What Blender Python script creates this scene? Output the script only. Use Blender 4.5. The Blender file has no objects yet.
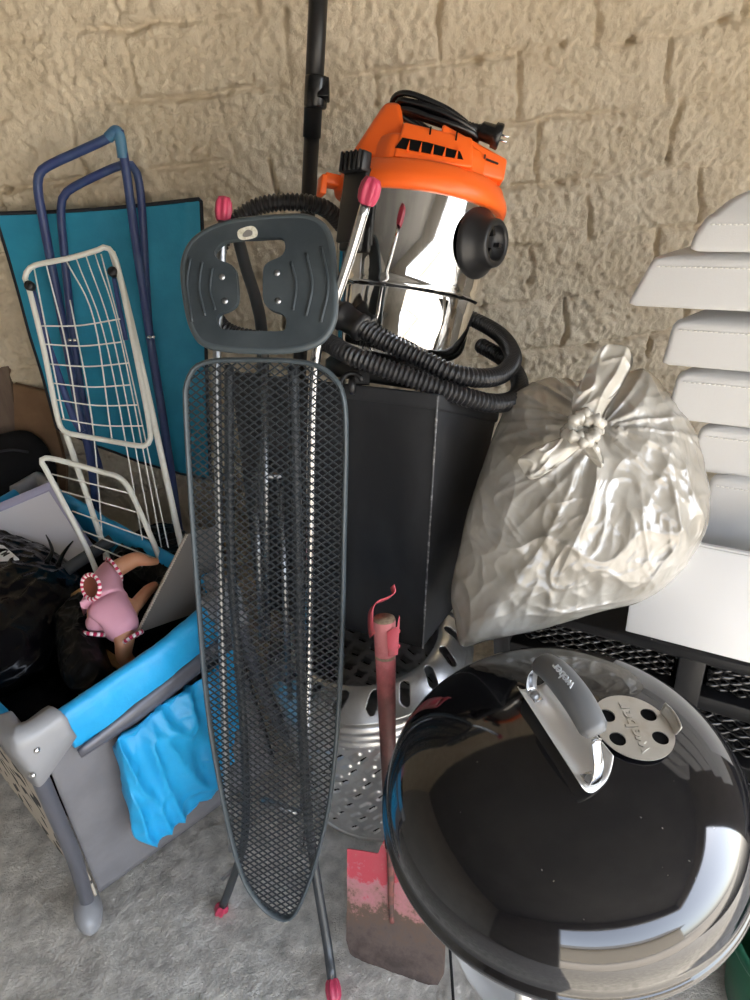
import bpy, bmesh, math, random
import numpy as np
from mathutils import Vector, Matrix, noise
from mathutils.geometry import tessellate_polygon
random.seed(7)
COL = bpy.context.scene.collection
V = Vector
pi = math.pi
# ------------------------------------------------------------------ camera
PITCH, ROLL, FPX, CAMH = math.radians(33), math.radians(7.5), 690.0, 1.7
CAM = V((0, 0, CAMH))
cf = V((0, math.cos(PITCH), -math.sin(PITCH)))
cu0 = V((0, math.sin(PITCH), math.cos(PITCH)))
cr0 = V((1, 0, 0))
cR = math.cos(ROLL) * cr0 - math.sin(ROLL) * cu0
cU = math.sin(ROLL) * cr0 + math.cos(ROLL) * cu0
def ray(x, y): return cf + cR * ((x - 375) / FPX) - cU * ((y - 500) / FPX)
def PK(x, y, k): return CAM + ray(x, y) * k
def PY(x, y, Y):
    d = ray(x, y); return CAM + d * (Y / d.y)
def PZ(x, y, z):
    d = ray(x, y); return CAM + d * ((z - CAMH) / d.z)
class Plane:
    def __init__(s, p0, p1, p2):
        s.o = p0; s.n = (p1 - p0).cross(p2 - p0).normalized()
        if s.n.dot(CAM - p0) < 0: s.n = -s.n
    def at(s, x, y, off=0.0):
        d = ray(x, y); return CAM + d * ((s.n.dot(s.o - CAM) + off) / s.n.dot(d))
cam = bpy.data.cameras.new('camera'); camo = bpy.data.objects.new('camera', cam); COL.objects.link(camo)
cam.sensor_fit = 'VERTICAL'; cam.sensor_height = 36; cam.lens = FPX / 1000 * 36; cam.clip_start = .02
camo.matrix_world = Matrix.Translation(CAM) @ Matrix((cR, cU, -cf)).transposed().to_4x4()
bpy.context.scene.camera = camo

# ------------------------------------------------------------------ mesh helpers
def catmull(pts, n=8, closed=False):
    pts = [V(p) for p in pts]; N = len(pts); out = []
    segs = N if closed else N - 1
    for i in range(segs):
        if closed: p0, p1, p2, p3 = pts[(i-1) % N], pts[i], pts[(i+1) % N], pts[(i+2) % N]
        else:
            p1, p2 = pts[i], pts[i+1]
            p0 = pts[i-1] if i else p1 * 2 - p2
            p3 = pts[i+2] if i + 2 < N else p2 * 2 - p1
        for j in range(n):
            t = j / n
            out.append(.5 * ((2*p1) + (p2-p0)*t + (2*p0-5*p1+4*p2-p3)*t*t + (3*p1-p0-3*p2+p3)*t**3))
    if not closed: out.append(pts[-1])
    return out
def resample(pts, step=None, n=None, closed=False):
    pts = [V(p) for p in pts]
    if closed: pts = pts + [pts[0]]
    L = [0]
    for a, b in zip(pts, pts[1:]): L.append(L[-1] + (b - a).length)
    tot = L[-1]
    if n is None: n = max(2, int(tot / step) + 1)
    out = []; j = 0
    m = n if closed else n - 1
    for i in range(n):
        d = tot * i / m
        while j < len(L) - 2 and L[j+1] < d: j += 1
        seg = L[j+1] - L[j]
        out.append(pts[j].lerp(pts[j+1], (d - L[j]) / seg if seg > 1e-9 else 0))
    return out
class MB:
    def __init__(s): s.v = []; s.f = []; s.m = []; s.sm = []
    def add(s, vs, fs, mi=0, smooth=True):
        b = len(s.v); s.v += [V(p) for p in vs]
        for f in fs: s.f.append([i + b for i in f]); s.m.append(mi); s.sm.append(smooth)
        return s
    def box(s, c, size, rot=None, mi=0, smooth=False):
        hx, hy, hz = [q / 2 for q in size]; c = V(c); R = rot or Matrix.Identity(3)
        vs = [c + R @ V((x*hx, y*hy, z*hz)) for x in (-1, 1) for y in (-1, 1) for z in (-1, 1)]
        return s.add(vs, [(0,1,3,2),(4,6,7,5),(0,4,5,1),(2,3,7,6),(0,2,6,4),(1,5,7,3)], mi, smooth)
    def hexa(s, b4, t4, mi=0):
        return s.add(list(b4) + list(t4), [(3,2,1,0),(4,5,6,7),(0,1,5,4),(1,2,6,5),(2,3,7,6),(3,0,4,7)], mi, False)
    def tube(s, pts, r, seg=12, mi=0, caps=True, closed=False, flat=None, up=None):
        pts = [V(p) for p in pts]; N = len(pts)
        rad = r if isinstance(r, (list, tuple)) else [r] * N
        T = []
        for i in range(N):
            a = pts[(i-1) % N] if (closed or i) else pts[i]; b = pts[(i+1) % N] if (closed or i < N-1) else pts[i]
            T.append((b - a).normalized())
        n = V(up) if up is not None else (V((0,0,1)) if abs(T[0].z) < .9 else V((1,0,0)))
        n = (n - T[0] * n.dot(T[0])).normalized()
        vs = []
        for i in range(N):
            n = (n - T[i] * n.dot(T[i]))
            n = n.normalized() if n.length > 1e-6 else T[i].orthogonal().normalized()
            b = T[i].cross(n)
            for k in range(seg):
                a = 2 * pi * k / seg
                fx, fy = (1, 1) if flat is None else flat
                vs.append(pts[i] + n * (math.cos(a) * rad[i] * fx) + b * (math.sin(a) * rad[i] * fy))
        fs = []
        for i in range(N if closed else N - 1):
            j = (i + 1) % N
            for k in range(seg):
                l = (k + 1) % seg
                fs.append((i*seg+k, i*seg+l, j*seg+l, j*seg+k))
        if caps and not closed:
            fs.append(tuple(range(seg-1, -1, -1))); fs.append(tuple((N-1)*seg + k for k in range(seg)))
        return s.add(vs, fs, mi, True)
    def lathe(s, prof, seg=64, c=(0,0,0), M=None, mi=0, a0=0, a1=2*pi):
        c = V(c); full = abs(a1 - a0 - 2*pi) < 1e-6; n = seg if full else seg + 1
        vs = []
        for (r, z) in prof:
            for k in range(n):
                a = a0 + (a1 - a0) * k / seg; p = V((r*math.cos(a), r*math.sin(a), z))
                vs.append(c + (M @ p if M else p))
        fs = []
        for i in range(len(prof) - 1):
            for k in range(seg):
                l = (k + 1) % n
                fs.append((i*n+k, i*n+l, (i+1)*n+l, (i+1)*n+k))
        return s.add(vs, fs, mi, True)
    def grid(s, fn, nu, nv, mi=0, smooth=True, closeu=False):
        vs = [fn(i / nu, j / nv) for j in range(nv + 1) for i in range(nu + 1)]
        w = nu + 1
        return s.add(vs, [(j*w+i, j*w+i+1, (j+1)*w+i+1, (j+1)*w+i) for j in range(nv) for i in range(nu)], mi, smooth)
    def prism(s, outline, d, holes=(), mi=0, smooth=False):
        """polygon (3-D points in a plane) with holes, extruded by vector d"""
        loops = [[V(p) for p in outline]] + [[V(p) for p in h] for h in holes]
        tris = tessellate_polygon(loops); flat = [p for l in loops for p in l]; n = len(flat); d = V(d)
        fs = [tuple(t) for t in tris] + [tuple(i + n for i in reversed(t)) for t in tris]
        o = 0
        for l in loops:
            m = len(l)
            for i in range(m): fs.append((o+i, o+(i+1) % m, n+o+(i+1) % m, n+o+i))
            o += m
        return s.add(flat + [p + d for p in flat], fs, mi, smooth)
    def inflate(s, outline, nrm, tf, tb, n=110, nr=22, c=None, pw=.8, wr=None, mi=0, skew=V((0,0,0)), rimw=.25):
        pts = resample(catmull(outline, 8, True), n=n, closed=True); nrm = V(nrm).normalized()
        c = c or sum(pts, V((0,0,0))) / n
        vs = []; rings = {}
        def pos(j, i, sd):
            t = math.sin(pi / 2 * j / nr); h = (1 - t*t) ** (pw)
            p = c + (pts[i] - c) * t + (nrm * (tf if sd > 0 else -tb)) * h + skew * h
            if wr: p = p + nrm * sd * wr(p, t, sd) * (1 if j < nr else rimw)
            return p
        fs = []
        idx = {}
        for sd in (1, -1):
            for j in range(nr + 1):
                for i in range(n):
                    if j == 0 and i: idx[sd, j, i] = idx[sd, 0, 0]; continue
                    if j == nr and sd < 0: idx[sd, j, i] = idx[1, j, i]; continue
                    idx[sd, j, i] = len(vs); vs.append(pos(j, i, sd))
            for j in range(nr):
                for i in range(n):
                    k = (i + 1) % n
                    q = [idx[sd,j,i], idx[sd,j+1,i], idx[sd,j+1,k], idx[sd,j,k]]
                    if j == 0: q = q[:3]
                    fs.append(tuple(q if sd > 0 else reversed(q)))
        return s.add(vs, fs, mi, True)
    def xf(s, M): s.v = [M @ p for p in s.v]; return s
def nz(p, f, o=0): return noise.noise(V(p) * f + V((o*7.3, o*3.1, o*5.7)))
def ridge(p, f, o=0): return (1 - abs(nz(p, f, o))) ** 3
ROOTM = {}
def label(o, lab, cat, group=None):
    o['label'] = lab; o['category'] = cat
    if group: o['group'] = group
    return o
def thing(name, lab, cat, loc=(0,0,0), group=None, M=None):
    o = bpy.data.objects.new(name, None); COL.objects.link(o); o.empty_display_size = .05
    o.matrix_world = M if M is not None else Matrix.Translation(V(loc))
    ROOTM[o.name] = o.matrix_world.copy()
    return label(o, lab, cat, group)
def rootof(o):
    while o.parent: o = o.parent
    return o
def build(name, mb, mats, parent=None, loc=None, local=False, bevel=None, subsurf=0, recalc=True, lab=None):
    me = bpy.data.meshes.new(name)
    if parent is not None:
        Mi = ROOTM[rootof(parent).name].inverted()
        vs = mb.v if local else [Mi @ p for p in mb.v]
    else:
        L = V(loc) if loc is not None else V((0,0,0)); vs = [p - L for p in mb.v]
    me.from_pydata([tuple(p) for p in vs], [], mb.f)
    me.polygons.foreach_set('material_index', mb.m); me.polygons.foreach_set('use_smooth', mb.sm)
    for m in (mats if isinstance(mats, (list, tuple)) else [mats]): me.materials.append(m)
    me.update()
    if recalc:
        b = bmesh.new(); b.from_mesh(me); bmesh.ops.recalc_face_normals(b, faces=b.faces); b.to_mesh(me); b.free()
    o = bpy.data.objects.new(name, me); COL.objects.link(o)
    if parent is not None: o.parent = parent
    elif loc is not None: o.location = L
    if bevel:
        md = o.modifiers.new('bevel', 'BEVEL'); md.width = bevel[0]; md.segments = bevel[1]; md.limit_method = 'ANGLE'; md.angle_limit = math.radians(35)
        for p in me.polygons: p.use_smooth = True
    if subsurf:
        md = o.modifiers.new('sub', 'SUBSURF'); md.levels = md.render_levels = subsurf
    if lab: o['label'] = lab
    return o
def struct(name, mb, mats, **k):
    o = build(name, mb, mats, **k); o['kind'] = 'structure'; return o
def text_mb(txt, size, to3d, depth=.001, mi=0, bold=0.0):
    cu = bpy.data.curves.new('t', 'FONT'); cu.body = txt; cu.size = size; cu.align_x = 'CENTER'; cu.align_y = 'CENTER'; cu.extrude = depth; cu.offset = bold; cu.resolution_u = 3
    o = bpy.data.objects.new('t', cu); COL.objects.link(o)
    dg = bpy.context.evaluated_depsgraph_get(); dg.update()
    me = bpy.data.meshes.new_from_object(o.evaluated_get(dg))
    mb = MB().add([to3d(v.co) for v in me.vertices], [tuple(p.vertices) for p in me.polygons], mi, False)
    bpy.data.objects.remove(o); bpy.data.curves.remove(cu); bpy.data.meshes.remove(me)
    return mb

# ------------------------------------------------------------------ materials
def mat(name, col, rough=.5, metal=0.0, spec=.5, col2=None, nscale=8, ndetail=4, nramp=(.4, .6), bump=None, bump2=None, coat=0, trans=0, sss=0, rvar=0, stretch=None, speck=None):
    m = bpy.data.materials.new(name); m.use_nodes = True; nt = m.node_tree; N = nt.nodes; L = nt.links
    b = N['Principled BSDF']
    b.inputs['Base Color'].default_value = (*col, 1); b.inputs['Roughness'].default_value = rough; b.inputs['Metallic'].default_value = metal
    b.inputs['Specular IOR Level'].default_value = spec; b.inputs['Coat Weight'].default_value = coat; b.inputs['Coat Roughness'].default_value = .05
    b.inputs['Transmission Weight'].default_value = trans
    if sss: b.inputs['Subsurface Weight'].default_value = sss; b.inputs['Subsurface Scale'].default_value = .02
    tc = N.new('ShaderNodeTexCoord'); vec = tc.outputs['Object']
    if stretch:
        mp = N.new('ShaderNodeMapping'); mp.inputs['Scale'].default_value = stretch; L.new(vec, mp.inputs['Vector']); vec = mp.outputs['Vector']
    def noi(s, d=4, r=.6):
        t = N.new('ShaderNodeTexNoise'); t.inputs['Scale'].default_value = s; t.inputs['Detail'].default_value = d; t.inputs['Roughness'].default_value = r; L.new(vec, t.inputs['Vector']); return t.outputs['Fac']
    base = None
    if col2 is not None:
        rp = N.new('ShaderNodeValToRGB'); rp.color_ramp.elements[0].position = nramp[0]; rp.color_ramp.elements[1].position = nramp[1]
        rp.color_ramp.elements[0].color = (*col, 1); rp.color_ramp.elements[1].color = (*col2, 1)
        f = noi(nscale, ndetail); L.new(f, rp.inputs['Fac']); base = rp.outputs['Color']
    if speck:
        sc, th, sc_col = speck
        rp = N.new('ShaderNodeValToRGB'); rp.color_ramp.elements[0].position = th; rp.color_ramp.elements[1].position = th + .03
        L.new(noi(sc, 2, .5), rp.inputs['Fac'])
        mx = N.new('ShaderNodeMix'); mx.data_type = 'RGBA'; L.new(rp.outputs['Color'], mx.inputs[0])
        if base: L.new(base, mx.inputs[6])
        else: mx.inputs[6].default_value = (*col, 1)
        mx.inputs[7].default_value = (*sc_col, 1); base = mx.outputs[2]
    if base: L.new(base, b.inputs['Base Color'])
    if rvar:
        mr = N.new('ShaderNodeMapRange'); mr.inputs['To Min'].default_value = max(0, rough - rvar); mr.inputs['To Max'].default_value = rough + rvar
        L.new(noi(6, 5), mr.inputs['Value']); L.new(mr.outputs['Result'], b.inputs['Roughness'])
    prev = None
    for bp in (bump, bump2):
        if bp:
            bn = N.new('ShaderNodeBump'); bn.inputs['Strength'].default_value = bp[1]; bn.inputs['Distance'].default_value = bp[2] if len(bp) > 2 else .01
            L.new(noi(bp[0], 6), bn.inputs['Height'])
            if prev: L.new(prev, bn.inputs['Normal'])
            prev = bn.outputs['Normal']
    if prev: L.new(prev, b.inputs['Normal'])
    return m
M = {}
M['wall'] = mat('wall_paint', (.59,.50,.37), .9, col2=(.67,.58,.445), nscale=5, spec=.2, bump=(60, .7, .010), bump2=(170, .5, .004))
M['floor'] = mat('concrete', (.42,.395,.355), .92, col2=(.74,.70,.635), nscale=22, ndetail=15, nramp=(.36,.66), spec=.25, bump=(150, .8, .006), bump2=(380, .8, .003))
M['plaster'] = mat('old_plaster', (.30,.285,.26), .95, col2=(.36,.34,.31), nscale=2, spec=.1)
M['ground'] = mat('pale_ground', (.50,.44,.36), .95, col2=(.58,.52,.44), nscale=2)
M['facade'] = mat('facade', (.62,.54,.42), .9)
M['dark'] = mat('dark_gap', (.004,.004,.004), .9, spec=.1)
M['slate'] = mat('slate_plastic', (.030,.040,.048), .42, col2=(.05,.062,.07), nscale=9, bump=(300, .15, .001), rvar=.08)
M['mesh'] = mat('coated_mesh', (.022,.028,.034), .4, spec=.5)
M['rim'] = mat('grey_rim', (.062,.078,.088), .38)
M['tubeg'] = mat('grey_tube', (.055,.062,.07), .35, metal=.3)
M['chrome'] = mat('chrome', (.75,.76,.78), .12, metal=1)
M['zinc'] = mat('zinc', (.40,.41,.43), .32, metal=1)
M['pink'] = mat('pink_plastic', (.47,.045,.10), .4, spec=.5)
M['sticker'] = mat('sticker', (.72,.70,.62), .6, col2=(.55,.52,.40), nscale=120)
M['stickerink'] = mat('sticker_ink', (.20,.19,.18), .6)
M['zinc2'] = mat('bright_zinc', (.62,.63,.65), .2, metal=1)
M['steel'] = mat('polished_steel', (.80,.79,.77), .05, metal=1, rvar=.03)
M['drum'] = mat('drum_steel', (.74,.75,.76), .30, metal=.92, rvar=.08, col2=(.62,.62,.63), nscale=14)
M['orange'] = mat('orange_plastic', (.88,.13,.012), .42, bump=(500, .08, .001))
M['black'] = mat('black_plastic', (.012,.012,.013), .4, bump=(400, .1, .001))
M['hose'] = mat('hose_plastic', (.022,.022,.024), .3)
M['blackg'] = mat('black_gloss', (.008,.008,.009), .25)
M['boxfab'] = mat('black_fabric_box', (.014,.015,.018), .62, col2=(.034,.036,.04), nscale=5, ndetail=8, nramp=(.45,.8), bump=(350, .3, .001), stretch=(1.6,1.6,.7))
M['seam'] = mat('worn_seam', (.10,.10,.105), .7, col2=(.35,.35,.35), nscale=60, nramp=(.5,.65))
M['enamel'] = mat('black_enamel', (.006,.006,.008), .07, spec=.6, coat=.5, speck=(130, .76, (.18,.17,.15)))
M['alu'] = mat('brushed_aluminium', (.80,.79,.77), .5, metal=.75, rvar=.08)
M['aludull'] = mat('dull_aluminium', (.62,.60,.56), .42, metal=.9, col2=(.50,.45,.38), nscale=18, nramp=(.5,.75))
M['handle'] = mat('grey_handle', (.13,.135,.14), .38)
M['handletext'] = mat('handle_lettering', (.60,.64,.68), .5)
M['redpaint'] = mat('worn_red_paint', (.60,.085,.11), .5, col2=(.30,.10,.08), nscale=22, ndetail=8, nramp=(.5,.68), bump=(160, .3, .002))
M['wood'] = mat('old_wood', (.20,.13,.08), .8, col2=(.34,.25,.16), nscale=60)
M['woodpale'] = mat('pale_wood', (.55,.33,.14), .6, col2=(.45,.26,.11), nscale=30)
M['teal'] = mat('teal_fabric', (.012,.24,.39), .65, col2=(.016,.28,.44), nscale=9, bump=(500, .2, .001), bump2=(9, .25, .02))
M['edging'] = mat('dark_edging', (.014,.016,.022), .8)
M['bluetube'] = mat('blue_tube', (.030,.050,.16), .42, col2=(.05,.09,.19), nscale=14, nramp=(.45,.75))
M['bluecap'] = mat('blue_cap', (.07,.20,.32), .45, col2=(.04,.12,.24), nscale=18)
M['white'] = mat('white_coat', (.74,.74,.68), .4, col2=(.62,.60,.52), nscale=22, nramp=(.55,.8))
M['wire'] = mat('white_wire', (.78,.78,.74), .4)
M['cotblue'] = mat('cot_blue_fabric', (.012,.33,.68), .42, col2=(.018,.37,.73), nscale=6, bump=(9, .2, .02), bump2=(700, .15, .001))
M['cotgrey'] = mat('cot_grey_fabric', (.155,.155,.17), .75, col2=(.18,.18,.195), nscale=10, bump=(600, .2, .001))
M['cotplast'] = mat('cot_grey_plastic', (.27,.275,.29), .35)
M['cottube'] = mat('cot_tube', (.12,.125,.15), .32, metal=.3)
M['cotdark'] = mat('cot_dark', (.012,.012,.016), .85)
M['patt'] = mat('printed_fabric', (.52,.46,.38), .8, col2=(.03,.03,.03), nscale=26, ndetail=0, nramp=(.58,.62))
M['gbag'] = mat('black_bin_liner', (.003,.003,.004), .16, spec=.16, bump=(14, .15, .01), stretch=(1, 1, 3))
M['gbag2'] = mat('matt_black_bag', (.003,.003,.003), .36, spec=.14, bump=(25, .15, .006))
M['cloth'] = mat('black_cloth', (.006,.006,.008), .95, spec=.1, bump=(60, .4, .004))
M['pack'] = mat('black_bag_fabric', (.008,.008,.009), .85, spec=.2, bump=(200, .3, .002))
M['wlabel'] = mat('white_label', (.8,.8,.8), .6)
M['ink'] = mat('black_ink', (.01,.01,.01), .6)
M['wboard'] = mat('white_gloss_panel', (.80,.80,.80), .18, spec=.5)
M['wedge'] = mat('grey_white_edge', (.60,.60,.60), .4)
M['lav'] = mat('lavender_frame', (.42,.41,.56), .5)
M['lavw'] = mat('white_inner', (.72,.70,.74), .5)
M['card'] = mat('brown_cardboard', (.20,.115,.060), .85, col2=(.17,.095,.05), nscale=14)
M['cardg'] = mat('grey_card', (.12,.11,.10), .8)
M['cardedge'] = mat('card_edge', (.52,.46,.38), .8, col2=(.30,.25,.20), nscale=400)
M['foam'] = mat('grey_foam', (.045,.05,.055), .75)
M['skin'] = mat('doll_skin', (.62,.30,.17), .45, sss=.1)
M['dollpink'] = mat('pink_garment', (.72,.36,.46), .8, bump=(50, .3, .004))
M['dollred'] = mat('red_stripe', (.55,.03,.10), .8)
M['dollwhite'] = mat('white_stripe', (.85,.75,.76), .8)
M['plastbag'] = mat('clear_bag', (.30,.27,.22), .23, spec=.7, col2=(.45,.43,.39), nscale=5, nramp=(.35,.65), bump=(22, .25, .006), coat=.5)
M['knotfilm'] = mat('bag_film', (.46,.43,.37), .25, spec=.75, bump=(40, .25, .004), coat=.4)
M['leather'] = mat('white_leatherette', (.62,.62,.62), .5, bump=(260, .35, .002))
M['stitch'] = mat('stitch_thread', (.80,.79,.75), .7)
M['cab'] = mat('black_painted_wood', (.007,.007,.008), .42, bump=(60, .15, .003), speck=(70, .74, (.35,.33,.30)))
M['weave'] = mat('black_weave', (.010,.010,.010), .16, spec=.7)
M['green'] = mat('green_plastic', (.008,.09,.045), .45)
M['cordm'] = mat('black_rubber', (.008,.008,.008), .6)

# ------------------------------------------------------------------ room
WALLY = 2.10
def wall_disp(x, z):
    wx = x + .026 * nz((x, z, 1), 4) + .012 * nz((x, z, 7), 13); wz = z + .018 * nz((x, z, 3), 3.2) + .010 * nz((x, z, 5), 12)
    row = math.floor(wz / .165); fz = wz / .165 - row
    rnd = random.Random(row * 91 + 5); off = rnd.random() * .4; bl = .30 + .12 * rnd.random()
    fx = (wx + off) / bl; cx = math.floor(fx); fx -= cx
    dz = min(fz, 1 - fz) * .165; dx = min(fx, 1 - fx) * bl
    rb = random.Random(row * 131 + cx * 17)
    d = (rb.random() - .5) * .007 + (fz - .5) * (rb.random() - .5) * .008
    p = V((x, 0, z))
    gz = math.exp(-(dz / .008) ** 2) * (.25 + 1.1 * max(0, nz(p, 3.5, 2) + .25))
    gx = math.exp(-(dx / .006) ** 2) * (.35 + 1.2 * max(0, nz(p, 5, 4) + .2))
    g = max(gz, gx)
    pit = max(0, nz(V((x, 0, z*1.6)), 19, 8) - .44) * 5 * max(math.exp(-(dz/.009)**2), math.exp(-(dx/.007)**2))
    d -= .026 * g + .040 * min(1, pit)
    d += .005 * nz(p, 8, 1) + .0045 * nz(V((x*1.0, 0, z*1.25)), 24, 2) + .0070 * nz(p, 50, 3) + .0075 * nz(p, 105, 6)
    lump = max(0, nz(p, 46, 9) - .1); d += .011 * lump * (.5 + max(0, .5 + nz(p, 4, 12)))
    return d
def axis_pts(lo, a, b, hi, fine, coarse):
    out = []; x = lo
    while x < hi - 1e-6:
        out.append(x); x += fine if a <= x < b else coarse
    return out + [hi]
xs = axis_pts(-2.4, -1.15, 1.35, 2.6, .0058, .05); zs = axis_pts(-.02, .45, 2.08, 2.62, .0058, .05)
m = MB(); W = len(xs)
m.v = [V((x, WALLY - wall_disp(x, z), z)) for z in zs for x in xs]
m.f = [(j*W+i, j*W+i+1, (j+1)*W+i+1, (j+1)*W+i) for j in range(len(zs)-1) for i in range(W-1)]
m.m = [0]*len(m.f); m.sm = [True]*len(m.f)
struct('wall_back', m, M['wall'], recalc=False)
def floor_d(x, y):
    p = V((x, y, 0)); return .004 * nz(p, 6, 1) + .0012 * nz(p, 28, 2) + .0014 * nz(p, 70, 3) + .0022 * nz(p, 140, 4)
xs = axis_pts(-2.4, -1.1, .5, 2.6, .006, .06); ys = axis_pts(-1.8, .5, 1.5, 2.1, .006, .06)
m = MB(); W = len(xs)
m.v = [V((x, y, floor_d(x, y) - .006)) for y in ys for x in xs]
m.f = [(j*W+i, j*W+i+1, (j+1)*W+i+1, (j+1)*W+i) for j in range(len(ys)-1) for i in range(W-1)]
m.m = [0]*len(m.f); m.sm = [True]*len(m.f)
struct('floor', m, M['floor'], recalc=False)
M['ceil'] = mat('grey_ceiling', (.17,.17,.17), .95, col2=(.21,.21,.205), nscale=2, spec=.1)
struct('ceiling', MB().box((.1, .1, 2.68), (5.2, 4.2, .1)), M['ceil'])
struct('wall_left', MB().box((-2.45, .1, 1.3), (.1, 4.2, 2.75)), M['plaster'])
struct('wall_right', MB().box((2.65, 1.35, 1.3), (.1, 1.7, 2.75)), M['plaster'])
fr = MB(); fr.box((-1.5, -1.85, 1.3), (2.0, .1, 2.75)); fr.box((1.1, -1.85, 2.5), (3.2, .1, .35)); fr.box((2.65, -.65, 2.5), (.1, 2.3, .35))
struct('wall_front', fr, M['plaster'])
struct('floor_outside', MB().box((0, -12, -.06), (40, 20.3, .1)), M['ground'])

# ------------------------------------------------------------------ kettle barbecue
KC = V((.235, .653, 0)); KR = .286; RZ = .655
t = thing('kettle_barbecue', 'round black enamel kettle barbecue with closed domed lid standing in front of the drawer chest', 'barbecue', KC)
lidprof = [(.2885,-.006),(.2905,-.002),(.2905,.006),(.286,.010),(.2825,.013),(.2815,.028),(.278,.046),(.271,.064),(.259,.082),(.243,.098),(.222,.113),(.196,.126),(.165,.137),(.13,.146),(.09,.153),(.045,.157),(.0,.158)]
def lidz(r):
    pr = lidprof[5:]
    for (r0, z0), (r1, z1) in zip(pr, pr[1:]):
        if r1 <= r <= r0: return z0 + (z1 - z0) * (r0 - r) / (r0 - r1)
    return 0
def lidhit(x, y, off=0):
    z = RZ + .14
    for _ in range(30):
        p = PZ(x, y, z); r = math.hypot(p.x - KC.x, p.y - KC.y); z = .5 * z + .5 * (RZ + lidz(min(r, .2815)) + off)
    return PZ(x, y, z)
sm = catmull([V((r, 0, z)) for r, z in lidprof[5:]], 5)
prof = [(.281,-.006)] + lidprof[:5] + [(max(p.x, 0), p.z) for p in sm]
lid = build('lid', MB().lathe(prof, 128, (KC.x, KC.y, RZ)), M['enamel'], t)
bowl = [(.0,-.185),(.06,-.182),(.12,-.17),(.18,-.145),(.23,-.105),(.262,-.06),(.277,-.02),(.280,-.008),(.287,-.006),(.287,-.012),(.2815,-.02)]
bowl = [(.0,-.185),(.06,-.182),(.12,-.17),(.18,-.145),(.23,-.105),(.262,-.06),(.277,-.022),(.2855,-.018),(.2865,-.012),(.283,-.008),(.27,-.008)]
build('bowl', MB().lathe(bowl, 96, (KC.x, KC.y, RZ)), M['enamel'], t)
tray = [(.0,.262),(.17,.262),(.19,.268),(.200,.285),(.203,.285),(.195,.262),(.175,.254),(0,.254)]
build('ash_tray', MB().lathe(tray, 72, (KC.x, KC.y, 0)), M['alu'], t)
for a in (238, 358, 118):
    a = math.radians(a); d = V((math.cos(a), math.sin(a), 0))
    build('leg', MB().tube([KC + d*.16 + V((0,0,.52)), KC + d*.265 + V((0,0,.012))], .0125, 14), M['alu'], t)
# handle
B1 = lidhit(535, 697, .004); B2 = lidhit(590, 781, .004); hd = (B2 - B1); hd.z = 0; hd.normalize(); hs = V((0,0,1)).cross(hd)   # hs: to the right of the reading side
e1a, e1b = lidhit(518, 694, .014), lidhit(581, 793, .010); e2a, e2b = lidhit(549, 686, .014), lidhit(612, 764, .010)
def shield(u, v):
    p = e1a.lerp(e1b, v).lerp(e2a.lerp(e2b, v), u)
    p.z += .018 * (abs(2*u-1) ** 4) - .006 * math.sin(pi * u)
    along = (v - .5) * 2
    p += hd * (.010 * math.copysign(abs(along) ** 3, along) * (1 - abs(2*u-1) ** 3)); return p
mb = MB().grid(shield, 24, 30)
hsb = build('heat_shield', mb, M['alu'], lid); sd = hsb.modifiers.new('th', 'SOLIDIFY'); sd.thickness = .0016
topA, topB = PZ(541, 662, .895), PZ(597, 735, .888)
mid = (topA + topB) / 2 + V((0, 0, .020))
hp = resample(catmull([topA, topA.lerp(mid, .5) + V((0,0,.006)), mid, topB.lerp(mid, .5) + V((0,0,.006)), topB], 8), n=40)
rad = [.0185 * (min(1, (i / 39) / .06, (1 - i / 39) / .06) * .35 + .65) + .0022 * math.sin(pi * i / 39) for i in range(40)]
hb = build('handle', MB().tube(hp, rad, 24, flat=(.82, 1.12)), M['handle'], lid, lab='grey grip arching over the lid')
for Bp, hp_ in ((B1, topA), (B2, topB)):
    sgn = 1 if Bp is B2 else -1
    pts = catmull([Bp + V((0,0,.002)) - hd*sgn*.012, Bp + V((0,0,.003)), Bp + hd*sgn*.012 + V((0,0,.012)), Bp.lerp(hp_, .5) + hd*sgn*.014, hp_ + V((0,0,-.008))], 6)
    build('handle_strap', MB().tube(pts, .0095, 12, flat=(.2, 1.0), up=V((0,0,1))), M['chrome'], hb)
    build('bolt', MB().lathe([(0,.008),(.004,.0075),(.007,.004),(.008,0)], 20, Bp + V((0,0,.003))), M['zinc'], hb)
# lettering on the handle
tp = hp[18]; tdir = (hp[14] - hp[22]).normalized(); vdir = (CAM - tp).normalized(); up_ = vdir.cross(tdir).normalized(); nrm = tdir.cross(up_)
cc = hp[17] + nrm * .0176 + up_ * (-.004)
hm = text_mb('weber', .0175, lambda c: cc + tdir * c.x + up_ * (c.y) + nrm * (c.z - .004 * (c.y / .02) ** 2), .0012, bold=.0003)
build('lettering', hm, M['handletext'], hb)
# damper
dc = lidhit(633, 727, .003); dn = V(((dc.x - KC.x), (dc.y - KC.y), 0)); rr = dn.length
slope = -(lidz(rr + .01) - lidz(rr - .01)) / .02; dn = (dn.normalized() * slope + V((0, 0, 1))).normalized()
ra_, rb_ = lidhit(637, 757), lidhit(611, 702)
tx = (rb_ - ra_); tx = (tx - dn * tx.dot(dn)).normalized(); ty = dn.cross(tx)
def dmp(x, y, z=0): return dc + tx * x + ty * y + dn * z
DR = .0600
outl = [dmp(DR*math.cos(2*pi*i/64), DR*math.sin(2*pi*i/64)) for i in range(64)]
holes = [(.021,.033),(.021,-.033),(-.022,.033),(-.022,-.033)]
hl = [[dmp(ax + .0122*math.cos(2*pi*i/24), ay + .0122*math.sin(2*pi*i/24)) for i in range(24)] for ax, ay in holes]
dmo = build('vent_damper', MB().prism(outl, dn * .0018, hl), M['aludull'], lid)
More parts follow.
